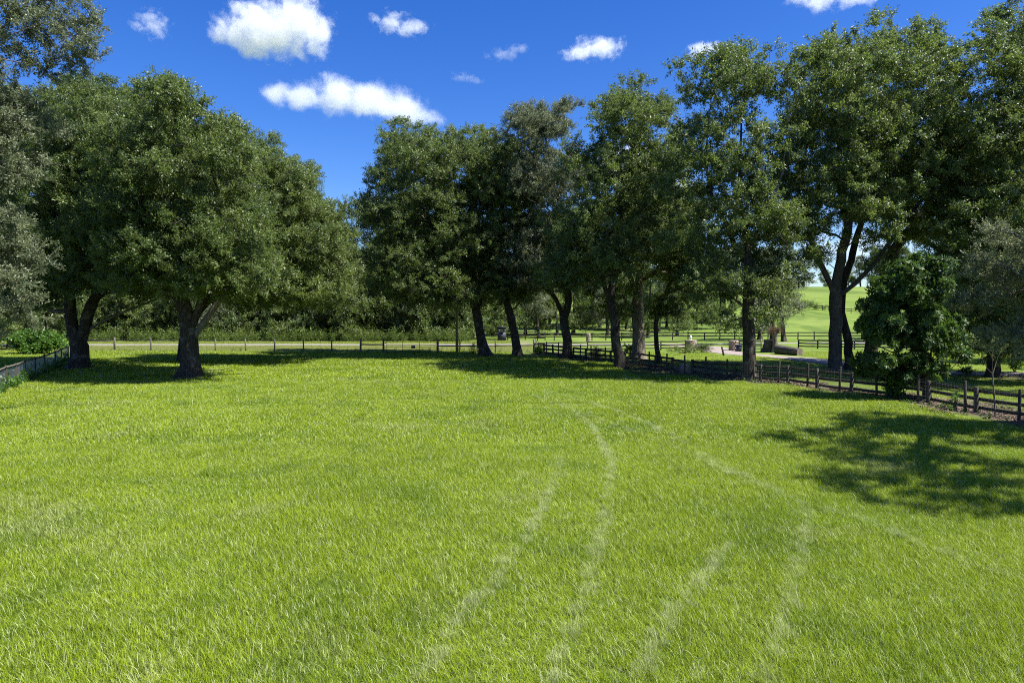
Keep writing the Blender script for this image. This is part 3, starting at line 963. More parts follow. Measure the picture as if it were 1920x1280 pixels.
# back fence: grey posts, wire, a few boards and a tube gate
kf = thing('post_and_wire_fence', 'grey post and wire fence across the far end of the pasture', 'fence', (0, 0, 0))
grey_post = [post_mesh('grey_post', 1.36, 0.14, 'wood_grey', 20 + i, True) for i in range(3)]
stout_post = post_mesh('stout_post', 1.42, 0.21, 'wood_grey', 25, True)
bx = [163, 215, 283, 345, 404, 460.5, 515, 569, 622, 676, 719, 821, 862, 895, 929, 965, 1001]
by = [655, 656.5, 657.5, 658, 658.7, 659.5, 660, 660.5, 661, 661.5, 662, 662, 662, 662, 661.5, 661, 660]
Bk = [P(x, y) for x, y in zip(bx, by)]
for x, q in zip(bx, Bk):
    put_post(kf, stout_post if x in (215, 676, 719, 821, 1001) else grey_post[rng.integers(3)], q, rng, 0.0, 0.015)
for a, b, hs in ((0, 1, (1.0,)), (9, 10, (0.88,)), (11, 12, (0.78,)), (12, 13, (0.78,)), (13, 14, (0.78,)), (14, 15, (0.78,)), (15, 16, (0.78,))):
    for h in hs:
        put_rail(kf, Bk[a] + (0, -0.10, h), Bk[b] + (0, -0.10, h), 0.035, 0.13, 'wood_grey', rng, 0.01)
for seg in (Bk[:11], Bk[11:]):
    wires(kf, np.array(seg) + (0, -0.085, 0), (0.15, 0.42, 0.68, 0.95, 1.2), 0.006, 0.9)

gt = thing('tube_gate', 'dark metal tube gate with a small plate set in the back fence', 'gate', tuple(P(724, 662)))
g0, g1_ = np.array(P(724, 662)), np.array(P(818, 662))
gl = g1_ - g0
fr = MB()
fr.tube([(0, 0, 0.12), (0, 0, 1.22)], 0.028); fr.tube([tuple(gl + (0, 0, 0.12)), tuple(gl + (0, 0, 1.22))], 0.028)
fr.tube([(0, 0, 1.2), tuple(gl + (0, 0, 1.2))], 0.028); fr.tube([(0, 0, 0.13), tuple(gl + (0, 0, 0.13))], 0.025)
fr.build('gate_frame', 'gate', gt, True)
for h in (0.86, 0.62, 0.38):
    m_ = MB(); m_.tube([(0, 0, h), tuple(gl + (0, 0, h))], 0.018 if h < 0.8 else 0.024, 6); m_.build('rail', 'gate', gt, True)
for t in (0.33, 0.665):
    m_ = MB(); m_.tube([tuple(gl * t + (0, 0, 0.13)), tuple(gl * t + (0, 0, 1.2))], 0.026, 6); m_.build('brace', 'gate', gt, True)
m_ = MB(); m_.box(gl * 0.54 + (0, -0.04, 0.64), (0.40, 0.012, 0.29)); m_.build('plate', 'sign', gt)
for h in (0.35, 1.05):
    m_ = MB(); m_.box((-0.06, 0, h), (0.14, 0.05, 0.05)); m_.build('hinge', 'gate', gt)

# driveway fence between the corner of the pasture and the stone pillar
df = thing('rail_fence', 'three-rail fence between the corner of the pasture and the stone pillar', 'fence', (0, 0, 0))
dp = [P(1001 + (1285 - 1001) * t, 659.5 - 3.5 * t) for t in np.linspace(0.03, 1, 7)]
dpost = post_mesh('drive_post', 1.08, 0.13, 'wood_dark', 31)
for q in dp: put_post(df, dpost, q, rng, 0, 0.02)
for a, b in zip(dp[:-1], dp[1:]):
    for h in (0.95, 0.6, 0.25): put_rail(df, a + (0, -0.08, h), b + (0, -0.08, h), 0.035, 0.13, 'wood_dark', rng)

# far pasture fence and the one climbing the hill
def far_fence(name, label, pts, hts, h, mat, step, rail_h=0.15):
    f = thing(name, label, 'fence', (0, 0, 0))
    c = smooth_path(np.array([(p[0], p[1], 0) for p in pts]), step)
    pm = post_mesh(name + '_post', h, 0.14, mat, 40)
    q = [np.array((p[0], p[1], float(ground(p[0], p[1])))) for p in c]
    for p in q: put_post(f, pm, p, rng, 0, 0.015)
    for a, b in zip(q[:-1], q[1:]):
        for z in hts: put_rail(f, a + (0, -0.085, z), b + (0, -0.085, z), 0.035, rail_h, mat, rng, 0.01)
    return f
far_fence('pasture_fence', 'long dark two-rail fence at the foot of the green hillside', [P(1008, 639), P(1110, 638.5), P(1290, 637.5), P(1440, 637), P(1640, 636.5), P(1760, 637)], (1.08, 0.62), 1.22, 'wood_black', 2.4)
far_fence('hillside_fence', 'low dark fence climbing across the upper green hillside', [P(1478, 574), P(1530, 580), P(1580, 586), P(1650, 592), P(1730, 598)], (1.1, 0.6), 1.35, 'wood_dark', 2.6)
far_fence('paddock_fence', 'dark three-rail paddock fence beside the fallen log', [P(1497, 653), P(1533, 653.5), P(1568, 654), P(1602, 654.5), P(1640, 655), P(1700, 656), P(1760, 657)], (0.95, 0.6, 0.28), 1.02, 'wood_black', 2.3)
far_fence('woodland_fence', 'black board fence in the shade beside the dark navy booth', [P(952, 637), P(985, 637), P(1022, 638)], (1.2, 0.75, 0.35), 1.4, 'wood_black', 1.8)

# left wire fence
lf = thing('mesh_fence', 'pale welded mesh fence overgrown with vines at the left edge of the pasture', 'fence', (0, 0, 0))
lpx = [(-70, 775), (-12, 744), (12, 732), (30, 724), (48, 715), (66, 707), (84, 699), (104, 690), (116, 683), (128, 676)]
Lp = [P(*q) for q in lpx]
for q in Lp: put_post(lf, tall_post[rng.integers(3)], q, rng, 0, 0.02)
wires(lf, np.array(Lp), np.linspace(0.03, 1.26, 13), 0.0045, 0.10)
for a, b in zip(Lp[:-1], Lp[1:]): put_rail(lf, a + (0.05, 0, 1.24), b + (0.05, 0, 1.24), 0.04, 0.09, 'wood_grey', rng)

# ------------------------------------------------------------------ pole, pillars, stump and smaller things
q = P(857, 662)
pole = thing('utility_pole', 'tall olive-brown wooden pole standing beside the back fence', 'pole', tuple(q))
mb = MB(); mb.tube([(0, 0, -0.4), (0, 0, 4), (0.02, 0, 8), (0.05, 0, 12.4)], [0.155, 0.145, 0.13, 0.115], 14); mb.build('shaft', 'pole', pole, True)
mb = MB(); mb.box((0.15, -0.02, 1.7), (0.02, 0.16, 0.22)); mb.build('tag', 'sign', pole)

def stone_pillar(name, label, loc, w, h, seed, cap=None, round_=True):
    rng = np.random.default_rng(seed)
    t = thing(name, label, 'pillar', tuple(loc))
    core = MB()
    V, Q, T = sweep([(0, 0, -0.2), (0, 0, h * 0.5), (0, 0, h * 0.97)], [w * 0.46, w * 0.44, w * 0.42], 14, True)
    core.add(V, Q, T); core.build('core', 'mortar', t, True)
    rows = max(4, int(h / 0.2))
    shapes = []
    for k in range(4):
        m_ = MB(); m_.box((0, 0, 0), (1, 1, 1), None, 0.9)
        m_.V[0] += np.random.default_rng(seed * 9 + k).normal(size=(8, 3)) * 0.07
        shapes.append(m_.mesh('stone', 'stone'))
    for r in range(rows):
        z = (r + 0.5) * h / rows
        n = int(2 * math.pi * w / 2 / 0.30)
        for k in range(n):
            a = (k + 0.5 * (r % 2)) * 2 * math.pi / n + rng.normal() * 0.04
            o = link('stone', shapes[rng.integers(4)], t, (math.cos(a) * w * 0.45, math.sin(a) * w * 0.45, z))
            o.rotation_euler = (0, rng.normal() * 0.05, a)
            o.scale = (0.14, 0.29 * rng.uniform(0.85, 1.05), h / rows * rng.uniform(0.85, 0.98))
    mb = MB()
    V, Q, T = sweep([(0, 0, h * 0.97), (0, 0, h + 0.05), (0, 0, h + 0.07)], [w * 0.52, w * 0.53, w * 0.47], 14, True)
    mb.add(V, Q, T); mb.build('cap', 'stone', t)
    return t
pq = P(1295, 656)
stone_pillar('stone_pillar', 'round rubble stone pillar at the driveway with a white lantern on top', pq, 1.2, 1.02, 3)
stone_pillar('stone_pillar', 'rubble stone pillar beside the navy waste bin', P(1376, 657.5), 1.05, 1.05, 4)
stone_pillar('stone_post', 'slim pale stone post standing by the far dark fence', P(1103, 641), 0.5, 1.15, 5)
lan = thing('lantern', 'small white lantern standing on the round stone pillar', 'lantern', (pq[0], pq[1], pq[2] + 1.08))
mb = MB(); mb.tube([(0, 0, -0.01), (0, 0, 0.06), (0, 0, 0.1)], [0.11, 0.10, 0.04], 8); mb.build('base', 'white', lan)
mb = MB(); mb.tube([(0, 0, 0.1), (0, 0, 0.17), (0, 0, 0.34)], [0.05, 0.085, 0.12], 6); mb.build('housing', 'white', lan)
mb = MB(); mb.tube([(0, 0, 0.34), (0, 0, 0.38), (0, 0, 0.5), (0, 0, 0.55)], [0.15, 0.13, 0.03, 0.01], 6); mb.build('roof', 'white', lan)

q = P(1381, 658.5) + (0, -0.75, 0)
wb = thing('waste_bin', 'navy plastic waste bin standing in front of the stone pillar', 'bin', tuple(q))
mb = MB(); mb.box((0, 0, 0.34), (0.50, 0.46, 0.68)); mb.V[0][:4, :2] *= 0.85; mb.build('body', 'bin', wb)
mb = MB(); mb.box((0, 0, 0.705), (0.56, 0.52, 0.05), None, 0.92); mb.build('lid', 'bin', wb)
mb = MB(); mb.tube([(-0.2, 0.27, 0.66), (-0.2, 0.32, 0.69), (0.2, 0.32, 0.69), (0.2, 0.27, 0.66)], 0.018, 6); mb.build('handle', 'bin', wb)
for s in (-1, 1):
    mb = MB(); mb.tube([(s * 0.24, 0.22, 0.08), (s * 0.29, 0.22, 0.08)], 0.085, 10); mb.build('wheel', 'gate', wb)

fg = thing('farm_gate', 'tall dark metal frame with a rail gate beside the tree stump', 'gate', tuple(P(1386, 658)))
a0 = np.zeros(3); a1 = np.array(P(1427, 657)) - np.array(P(1386, 658))
mb = MB(); mb.tube([tuple(a0 + (0, 0, -0.2)), tuple(a0 + (0, 0, 2.15))], 0.06, 8); mb.build('post', 'gate', fg, True)
mb = MB(); mb.tube([tuple(a1 + (0, 0, -0.2)), tuple(a1 + (0, 0, 1.3))], 0.06, 8); mb.build('post', 'gate', fg, True)
for h in (1.05, 0.75, 0.45, 0.18):
    mb = MB(); mb.bar(a0 + (0, 0, h), a1 + (0, 0, h), 0.03, 0.09); mb.build('rail', 'gate', fg)
mb = MB(); mb.bar(a1 * 0.5 + (0, -0.03, 0.14), a1 * 0.5 + (0.001, -0.03, 1.1), 0.03, 0.08); mb.build('brace', 'gate', fg)

# stump with a dried plant, and the log
q = P(1441, 660)
st = thing('tree_stump', 'broad grey tree stump beside the fallen log', 'stump', tuple(q))
r5 = np.random.default_rng(9)
ang = np.arange(18) * 6.283 / 18
jit = np.stack([1 + f * (0.5 + 0.5 * np.cos(ang * 6 + 1 + np.cos(ang * 2))) + r5.normal(size=18) * 0.04 for f in (0.7, 0.45, 0.2, 0.08, 0.05)])
V, Q, T = sweep([(0, 0, -0.2), (0, 0, 0.05), (0, 0, 0.4), (0.03, 0, 0.9), (0.04, 0, 1.32)], [0.62, 0.6, 0.56, 0.52, 0.50], 18, False, jit)
mb = MB(); mb.add(V, Q); mb.build('trunk', 'bark_grey', st, True)
top = V[-18:]; mb = MB(); mb.add(np.concatenate([top, [top.mean(0) + (0, 0, 0.03)]]), None, [(i, (i + 1) % 18, 18) for i in range(18)]); mb.build('cut_top', 'bark_pale', st)

q2 = P(1453, 661)
ds = thing('dead_snag', 'dead standing trunk crowned with dry brown stalks beside the stump', 'dead tree', tuple(q2))
mb = MB(); V, Q, T = sweep([(0, 0, -0.2), (0, 0, 0.2), (0.02, 0, 1.0), (-0.03, 0, 1.9), (0, 0, 2.25)], [0.42, 0.34, 0.27, 0.24, 0.2], 12, True, 1 + r5.normal(size=(5, 12)) * 0.07)
mb.add(V, Q, T); mb.build('trunk', 'bark_pale', ds, True)
n = 34
d = r5.normal(size=(n, 3)) * (0.8, 0.8, 0.5) + (0, 0, 0.7); d /= np.linalg.norm(d, axis=1, keepdims=True)
o = link('stalks', scatter_mesh('stalks', np.array((0, 0, 2.0)) + d * r5.uniform(0, 0.35, (n, 1)), np.stack([np.zeros(n), np.arccos(d[:, 2]), np.arctan2(d[:, 1], d[:, 0])], 1), r5.uniform(0.8, 1.5, n), r5.integers(0, 3, n), r5.uniform(0, 0.6, n)), ds, kind='stuff')
add_scatter(o, LEAVES['dead'])

lg0, lg1 = P(1458, 663), P(1500, 666.5)
lgt = thing('fallen_log', 'thick sawn log lying on the grass beside the tree stump', 'log', tuple(lg0))
d = lg1 - lg0
path = np.array([d * t + (0, 0, 0.42 - 0.1 * t) for t in np.linspace(0, 1, 7)])
V, Q, T = sweep(path, np.linspace(0.52, 0.40, 7), 16, False, 1 + r5.normal(size=(7, 16)) * 0.04)
mb = MB(); mb.add(V, Q); mb.build('bark', 'bark_grey', lgt, True)
for s, sl in ((0, slice(0, 16)), (1, slice(-16, None))):
    e = V[sl]; mb = MB(); mb.add(np.concatenate([e, [e.mean(0)]]), None, [(i, (i + 1) % 16, 16) if s else ((i + 1) % 16, i, 16) for i in range(16)]); mb.build('sawn_end', 'bark_pale', lgt)

q = P(1356, 667)
lp_ = thing('leaning_post', 'short dark leaning post at the edge of the driveway', 'post', tuple(q))
mb = MB(); mb.tube([(0.06, 0, -0.2), (0, 0, 0.3), (-0.14, 0.02, 0.86)], [0.10, 0.095, 0.09], 8); mb.build('shaft', 'wood_dark', lp_, True)
mb = MB(); mb.tube([(-0.14, 0.02, 0.855), (-0.147, 0.02, 0.885)], [0.092, 0.07], 8); mb.build('top', 'wood_grey', lp_)

# navy booth in the woods
q = P(941, 638)
bt = thing('booth', 'dark navy booth with an open window standing at the edge of the woods', 'booth', tuple(q))
w, dpt, h = 1.25, 1.1, 1.95
def panel(c, s, nm='panel', mat='navy'):
    m_ = MB(); m_.box(c, s); m_.build(nm, mat, bt)
panel((0, -dpt / 2, 0.62), (w, 0.05, 1.24)); panel((0, -dpt / 2, 1.78), (w, 0.05, 0.34))
panel((-w / 2 + 0.19, -dpt / 2, 1.425), (0.38, 0.05, 0.365)); panel((w / 2 - 0.19, -dpt / 2, 1.425), (0.38, 0.05, 0.365))
panel((-w / 2 + 0.027, 0.027, 0.97), (0.05, dpt, 1.94)); panel((w / 2 - 0.027, 0.027, 0.97), (0.05, dpt, 1.94))
panel((0, 0, 1.98), (w + 0.12, dpt + 0.15, 0.06), 'roof'); panel((0, -dpt / 2 - 0.06, 1.225), (0.6, 0.1, 0.04), 'sill')

# stone block lying in the fence gap
q = fence_point(1276) + (0.35, 0.5, 0)
sb = thing('stone_block', 'low grey stone block lying in the gap of the board fence', 'stone', tuple(q), 0.3)
mb = MB(); mb.box((0, 0, 0.24), (0.75, 0.5, 0.56), None, 0.9); mb.V[0] += r5.normal(size=(8, 3)) * 0.03; mb.build('block', 'mortar', sb)
mb = MB(); mb.box((0.02, 0.0, 0.55), (0.66, 0.44, 0.09), None, 0.85); mb.V[0] += r5.normal(size=(8, 3)) * 0.015; mb.build('top_slab', 'stone', sb)

# ------------------------------------------------------------------ the oaks
photo_tree('oak_tree', 'large silvery-leaved oak overhanging the left edge of the pasture', (-300, 777), 28, [
    [(-300, 700), (-290, 600), (-270, 480), (-230, 360), (-180, 240), (-120, 120)], [(-270, 480), (-180, 420), (-90, 380)], [(-230, 360), (-120, 200), (-20, 90), (90, 40)], [(-280, 520), (-180, 520), (-80, 540)]],
    [(-130, 300, 190, 230, -1), (40, 60, 150, 85), (-10, 470, 105, 170, 0), (-40, 230, 130, 120), (-250, 200, 250, 220, 1), (-10, 590, 70, 60), (10, 340, 80, 110), (100, 30, 95, 50)], 0.62, 101, gap=0.22, deep=0.15, leaf='grey_oak', tint=0.55, spacing=0.98, pad=0.92, dens=18)

photo_tree('oak_tree', 'spreading oak with several dark stems beside the mesh fence', (148, 690), 51, [
    [(150, 650), (158, 610), (172, 570), (185, 520), (190, 440), (180, 360)], [(150, 645), (135, 605), (132, 565), (120, 510), (100, 440)],
    [(160, 625), (190, 604), (230, 586), (280, 566), (330, 540)], [(172, 570), (205, 530), (240, 470), (250, 400)]],
    [(150, 320, 150, 150), (60, 260, 120, 110), (215, 235, 110, 80), (250, 440, 110, 100), (60, 450, 110, 120), (150, 470, 130, 90, -2), (180, 170, 60, 35), (300, 520, 80, 50), (30, 560, 70, 40)],
    0.60, 102, gap=0.28, tint=0.42, spacing=1.11, pad=1.04, dens=14)

photo_tree('oak_tree', 'stout oak with forked trunk standing alone in the left of the pasture', (355, 709), 43.5, [
    [(357, 665), (353, 620), (346, 580), (332, 530), (322, 460), (315, 360), (312, 260)], [(352, 620), (372, 585), (383, 530), (400, 450), (420, 360)],
    [(358, 645), (380, 610), (410, 565), (460, 520)], [(340, 555), (300, 510), (250, 460)]],
    [(310, 310, 130, 130), (400, 420, 130, 110), (240, 420, 120, 110), (312, 195, 75, 60), (400, 285, 95, 80), (460, 500, 100, 70), (270, 520, 100, 50), (350, 480, 130, 80, -3), (225, 290, 80, 90), (430, 240, 45, 35)],
    0.54, 103, gap=0.30, tint=0.52, spacing=1.04, pad=1.00, dens=15, flare=0.85)

photo_tree('oak_tree', 'bright green oak half hidden behind the stout forked oak', (342, 677), 58, [
    [(344, 640), (360, 600), (400, 550), (450, 490), (500, 420), (530, 340)], [(400, 550), (480, 520), (560, 490), (610, 460)]],
    [(520, 380, 100, 95), (600, 440, 75, 95), (480, 300, 60, 65), (560, 335, 50, 45), (560, 530, 95, 60), (635, 510, 45, 80), (450, 430, 90, 110), (470, 540, 90, 50), (500, 265, 30, 25)],
    0.36, 104, gap=0.28, tint=0.66, spacing=1.07, pad=1.04, dens=15)

photo_tree('oak_tree', 'oak with thick leaning trunk and pale root next to the wooden pole', (910, 668), 65.5, [
    [(902, 635), (896, 600), (888, 560), (878, 510), (850, 440), (820, 370), (790, 300)], [(892, 585), (905, 540), (905, 460), (890, 370), (880, 300)]],
    [(770, 285, 70, 65), (725, 330, 45, 45), (800, 410, 100, 85), (880, 320, 95, 80), (740, 470, 60, 90), (820, 520, 110, 60), (690, 390, 40, 40), (880, 460, 90, 90)],
    0.43, 105, gap=0.24, fill=1.1, tint=0.42, spacing=1.18, pad=1.08, dens=13, flare=0.9)

photo_tree('oak_tree', 'dark trunked oak leaning left just before the fence corner', (970, 669), 64.5, [
    [(966, 635), (958, 595), (948, 555), (940, 500), (940, 420), (950, 330)], [(955, 585), (930, 540), (915, 500)]],
    [(950, 330, 80, 85), (930, 450, 90, 75), (960, 530, 70, 50), (985, 420, 70, 80)],
    0.38, 106, gap=0.24, fill=1.1, leaf='oak', tint=0.38, spacing=1.18, pad=1.04, dens=13)

photo_tree('oak_tree', 'forked oak with ridged trunk at the start of the board fence', (1063, 673), 61.5, [
    [(1063, 640), (1057, 600), (1043, 562), (1022, 532), (1000, 480), (985, 420)], [(1056, 598), (1066, 565), (1062, 530), (1058, 450), (1040, 340), (1020, 250)], [(1062, 540), (1090, 490), (1100, 440)]],
    [(1015, 225, 65, 45), (1030, 330, 80, 70), (1050, 440, 90, 70), (1000, 505, 70, 50), (1095, 490, 60, 55), (960, 230, 30, 30), (1065, 200, 25, 25)],
    0.39, 107, gap=0.30, fill=1.1, leaf='grey_oak', tint=0.48, spacing=1.18, pad=1.04, dens=16, twig_scale=1.2)

photo_tree('oak_tree', 'dark leaning oak standing on the pasture side of the board fence', (1164, 692), 50.5, [
    [(1157, 650), (1152, 605), (1143, 560), (1127, 520), (1108, 488), (1085, 455)], [(1143, 560), (1152, 490), (1166, 400), (1182, 310), (1190, 230), (1192, 180)], [(1166, 400), (1215, 350), (1235, 280)]],
    [(1190, 210, 65, 60), (1165, 330, 95, 70), (1110, 420, 85, 60), (1235, 215, 40, 45), (1230, 310, 55, 60), (1140, 480, 60, 45), (1235, 410, 80, 80), (1060, 500, 60, 45), (1130, 215, 25, 25), (1265, 300, 50, 60), (1110, 300, 60, 50)],
    0.34, 108, gap=0.32, fill=1.18, tint=0.44, spacing=1.11, pad=0.96, dens=12)

photo_tree('oak_tree', 'thick pale-barked tree just behind the board fence', (1198, 674), 61, [
    [(1198, 640), (1196, 600), (1196, 560), (1202, 490), (1215, 410)], [(1196, 560), (1175, 500), (1165, 450)]],
    [(1220, 390, 75, 75), (1255, 480, 60, 60), (1185, 470, 60, 55), (1150, 560, 45, 40), (1290, 400, 50, 60)],
    0.53, 109, gap=0.28, fill=1.18, leaf='oak', tint=0.38, spacing=1.21, pad=1.04, dens=12, bark='bark_pale', flare=0.5)

photo_tree('oak_tree', 'slender dark tree between the pale trunk and the stone pillar', (1237, 681), 56, [
    [(1231, 650), (1230, 610), (1236, 575), (1255, 535), (1285, 490)], [(1232, 600), (1260, 585), (1290, 580)]],
    [(1275, 545, 60, 40), (1300, 485, 65, 60), (1245, 585, 35, 18), (1325, 555, 35, 25)],
    0.18, 110, gap=0.35, deep=0.2, fill=1.18, tint=0.36, spacing=0.94, pad=0.88, dens=12)

photo_tree('oak_tree', 'tall straight oak standing against the board fence', (1405, 713), 42.0, [
    [(1405, 660), (1404, 600), (1403, 530), (1400, 450), (1388, 370), (1388, 280), (1395, 180), (1400, 110)], [(1403, 500), (1368, 440), (1335, 370), (1325, 280), (1335, 180)],
    [(1401, 480), (1440, 400), (1468, 320), (1478, 220), (1470, 130)], [(1404, 590), (1430, 560), (1470, 540)]],
    [(1320, 150, 50, 45), (1400, 130, 75, 65), (1475, 140, 55, 70), (1350, 265, 100, 70), (1450, 270, 60, 70), (1330, 420, 85, 80), (1420, 410, 80, 70), (1370, 530, 90, 40), (1460, 500, 50, 45), (1290, 130, 28, 22), (1440, 590, 26, 14), (1350, 600, 30, 16), (1400, 330, 90, 60), (1480, 380, 60, 60), (1440, 480, 70, 50), (1280, 340, 45, 60)],
    0.37, 111, gap=0.36, deep=0.42, fill=1.18, tint=0.44, spacing=1.04, pad=0.90, dens=11, flare=0.8)

photo_tree('oak_tree', 'grey oak whose bare trunk splits into three spreading limbs', (1568, 699), 47, [
    [(1566, 650), (1567, 600), (1566, 558), (1572, 510), (1580, 470), (1588, 435), (1598, 390), (1625, 330), (1650, 270), (1655, 180)],
    [(1566, 556), (1548, 515), (1531, 478), (1516, 430), (1500, 360), (1492, 270)], [(1567, 562), (1602, 532), (1634, 500), (1662, 464), (1695, 420), (1730, 370), (1760, 300)],
    [(1588, 435), (1577, 380), (1570, 300), (1578, 200), (1590, 120)], [(1650, 270), (1700, 210), (1730, 140)]],
    [(1560, 125, 60, 65), (1640, 105, 70, 65), (1725, 110, 60, 70), (1600, 220, 100, 80), (1505, 210, 50, 70), (1745, 210, 80, 80), (1690, 310, 90, 70), (1550, 330, 75, 60), (1800, 140, 40, 55), (1790, 300, 60, 80), (1490, 420, 50, 45), (1620, 390, 50, 35), (1525, 260, 60, 70), (1470, 330, 40, 60), (1650, 440, 35, 22), (1515, 470, 22, 28)],
    0.42, 112, gap=0.40, fill=1.18, tint=0.48, spacing=1.07, pad=0.92, dens=11, bark='bark_grey', flare=0.35)

photo_tree('oak_tree', 'curved dark trunk rising behind the three-limbed grey oak', (1593, 693), 50, [
    [(1592, 660), (1586, 625), (1577, 585), (1580, 540), (1600, 470), (1620, 400), (1640, 340)]],
    [(1640, 360, 60, 60, 2), (1600, 300, 70, 70, 3), (1690, 390, 50, 45, 2)],
    0.29, 113, gap=0.40, fill=1.1, tint=0.40, spacing=1.18, pad=0.96, dens=10)

photo_tree('oak_tree', 'big oak leaning right behind the glossy broadleaf tree', (1628, 688), 53, [
    [(1636, 640), (1645, 580), (1658, 520), (1680, 465), (1715, 415), (1760, 360), (1790, 290)], [(1655, 535), (1668, 480), (1660, 420), (1650, 370)], [(1715, 415), (1780, 410), (1830, 390)]],
    [(1760, 320, 85, 70), (1690, 400, 60, 35), (1820, 400, 70, 60), (1850, 290, 60, 80), (1640, 480, 35, 50), (1740, 440, 60, 30)],
    0.47, 114, gap=0.35, fill=1.1, tint=0.42, spacing=1.18, pad=1.00, dens=11)

photo_tree('oak_tree', 'dense oak with dark trunk beside the dirt track behind the fence', (1862, 706), 44, [
    [(1862, 670), (1864, 610), (1870, 530), (1875, 420), (1880, 280), (1885, 160)], [(1866, 580), (1820, 530), (1790, 500)], [(1875, 420), (1920, 350), (1950, 260)]],
    [(1890, 80, 60, 85), (1890, 240, 85, 100), (1850, 400, 85, 80), (1800, 500, 65, 60), (1905, 540, 80, 60), (1960, 380, 90, 120), (1960, 160, 80, 120), (1840, 580, 65, 50), (1900, 610, 60, 40), (1790, 430, 60, 60), (1820, 300, 60, 70), (1900, 655, 50, 32), (1835, 640, 42, 34)],
    0.33, 115, gap=0.34, fill=1.1, leaf='oak', tint=0.42, spacing=1.07, pad=0.96, dens=13)

photo_tree('oak_tree', 'grey small-leaved oak reaching in over the fence from the right edge', (2330, 815), 24, [
    [(2330, 700), (2320, 560), (2290, 420), (2240, 300), (2180, 180)], [(2310, 520), (2200, 480), (2080, 470), (1960, 480)], [(2290, 420), (2180, 330), (2080, 260), (2020, 230)], [(2300, 470), (2420, 340), (2480, 200)]],
    [(1890, 540, 100, 90, 1), (1860, 440, 75, 60, 2), (1945, 480, 125, 110, 1), (2150, 330, 110, 130, -2), (2330, 180, 180, 150, -3), (2180, 70, 150, 90, -4), (2430, 300, 190, 160, -3), (2180, 310, 140, 120, -6), (1950, 620, 90, 65, 0), (1890, 630, 45, 40, 1), (2370, 200, 140, 130, -8), (2480, 120, 160, 150, -10)],
    0.5, 116, gap=0.25, deep=0.0, leaf='grey_oak', tint=0.46, spacing=1.08, pad=0.80, dens=16)

# glossy broadleaf tree by the fence
photo_tree('broadleaf_tree', 'dark glossy broadleaf tree with rosettes of long leaves by the board fence', (1738, 753), 32.6, [
    [(1738, 720), (1735, 680), (1728, 640), (1715, 590), (1700, 540)], [(1738, 715), (1765, 680), (1785, 640), (1790, 600)], [(1736, 700), (1690, 670), (1650, 650)], [(1740, 720), (1770, 700), (1790, 685)]],
    [(1700, 550, 75, 65), (1740, 510, 50, 35), (1660, 610, 50, 60), (1740, 620, 70, 60), (1640, 680, 40, 35), (1700, 690, 65, 40), (1795, 655, 35, 30), (1690, 500, 30, 18)],
    0.17, 117, deep=0.35, leaf='magnolia', tint=0.30, spacing=0.74, pad=0.66, dens=18, bark='bark_grey', flare=0.3, tip=0.009)

# bare pale sapling
photo_tree('sapling', 'thin pale bare sapling growing through the fence wire', (1866, 780), 27.6, [
    [(1865, 740), (1864, 700), (1862, 660), (1866, 630)], [(1862, 710), (1850, 690), (1840, 670)], [(1864, 690), (1872, 665), (1880, 650)]],
    [(1862, 650, 30, 22)], 0.03, 118, deep=0.0, leaf='weed', tint=0.6, spacing=0.45, pad=0.25, dens=3, bark='bark_pale', flare=0.1, tip=0.005, twig_scale=0.35, nsides=8)

# ------------------------------------------------------------------ woodland behind the road and on the hill
def woodland_proto(i, h, r, leaf, tint):
    rr = np.random.default_rng(500 + i)
    foot = np.zeros(3)
    lean = rr.normal(size=2) * 0.06 * h
    st = [np.array([foot, (lean[0] * 0.2, lean[1] * 0.2, h * 0.25), (lean[0] * 0.6, lean[1] * 0.6, h * 0.55), (lean[0], lean[1], h * 0.85)])]
    lob = []
    for k in range(11):
        a = rr.uniform(0, 6.283); rad = r * rr.uniform(0.2, 0.65)
        z = h * (0.12 + 0.74 * (k + rr.uniform(0, 1)) / 11)
        s = r * rr.uniform(0.35, 0.55)
        lob.append(((math.cos(a) * rad + lean[0], math.sin(a) * rad + lean[1], z), (s, s, s * 0.8)))
    lob.append(((lean[0], lean[1], h * 0.9), (r * 0.35, r * 0.35, h * 0.1)))
    return tree_meshes('woodland_%s' % 'abcdef'[i], st, lob, 0.32, 600 + i, leaf=leaf, tint=tint, spacing=1.75, pad=1.5, dens=17, tip=0.02)
protos = [woodland_proto(0, 21, 6.0, 'far', 0.30), woodland_proto(1, 18, 6.5, 'far', 0.55), woodland_proto(2, 24, 6.5, 'far', 0.2), woodland_proto(3, 15, 5.0, 'far_grey', 0.45), woodland_proto(4, 12, 4.8, 'far', 0.65)]
low_protos = [woodland_proto(5, 8, 4.2, 'far', 0.32)]

def wood(px, depth, proto, scale, label, grp, seed, x=None):
    rr = np.random.default_rng(seed)
    x = (px - CX) / F_PX * depth if x is None else x
    loc = (x, depth, float(ground(x, depth)) - 0.05)
    place_tree('woodland_tree', label, 'tree', protos[proto] if proto < 5 else low_protos[0], loc, rr.uniform(0, 6.28), scale, grp)

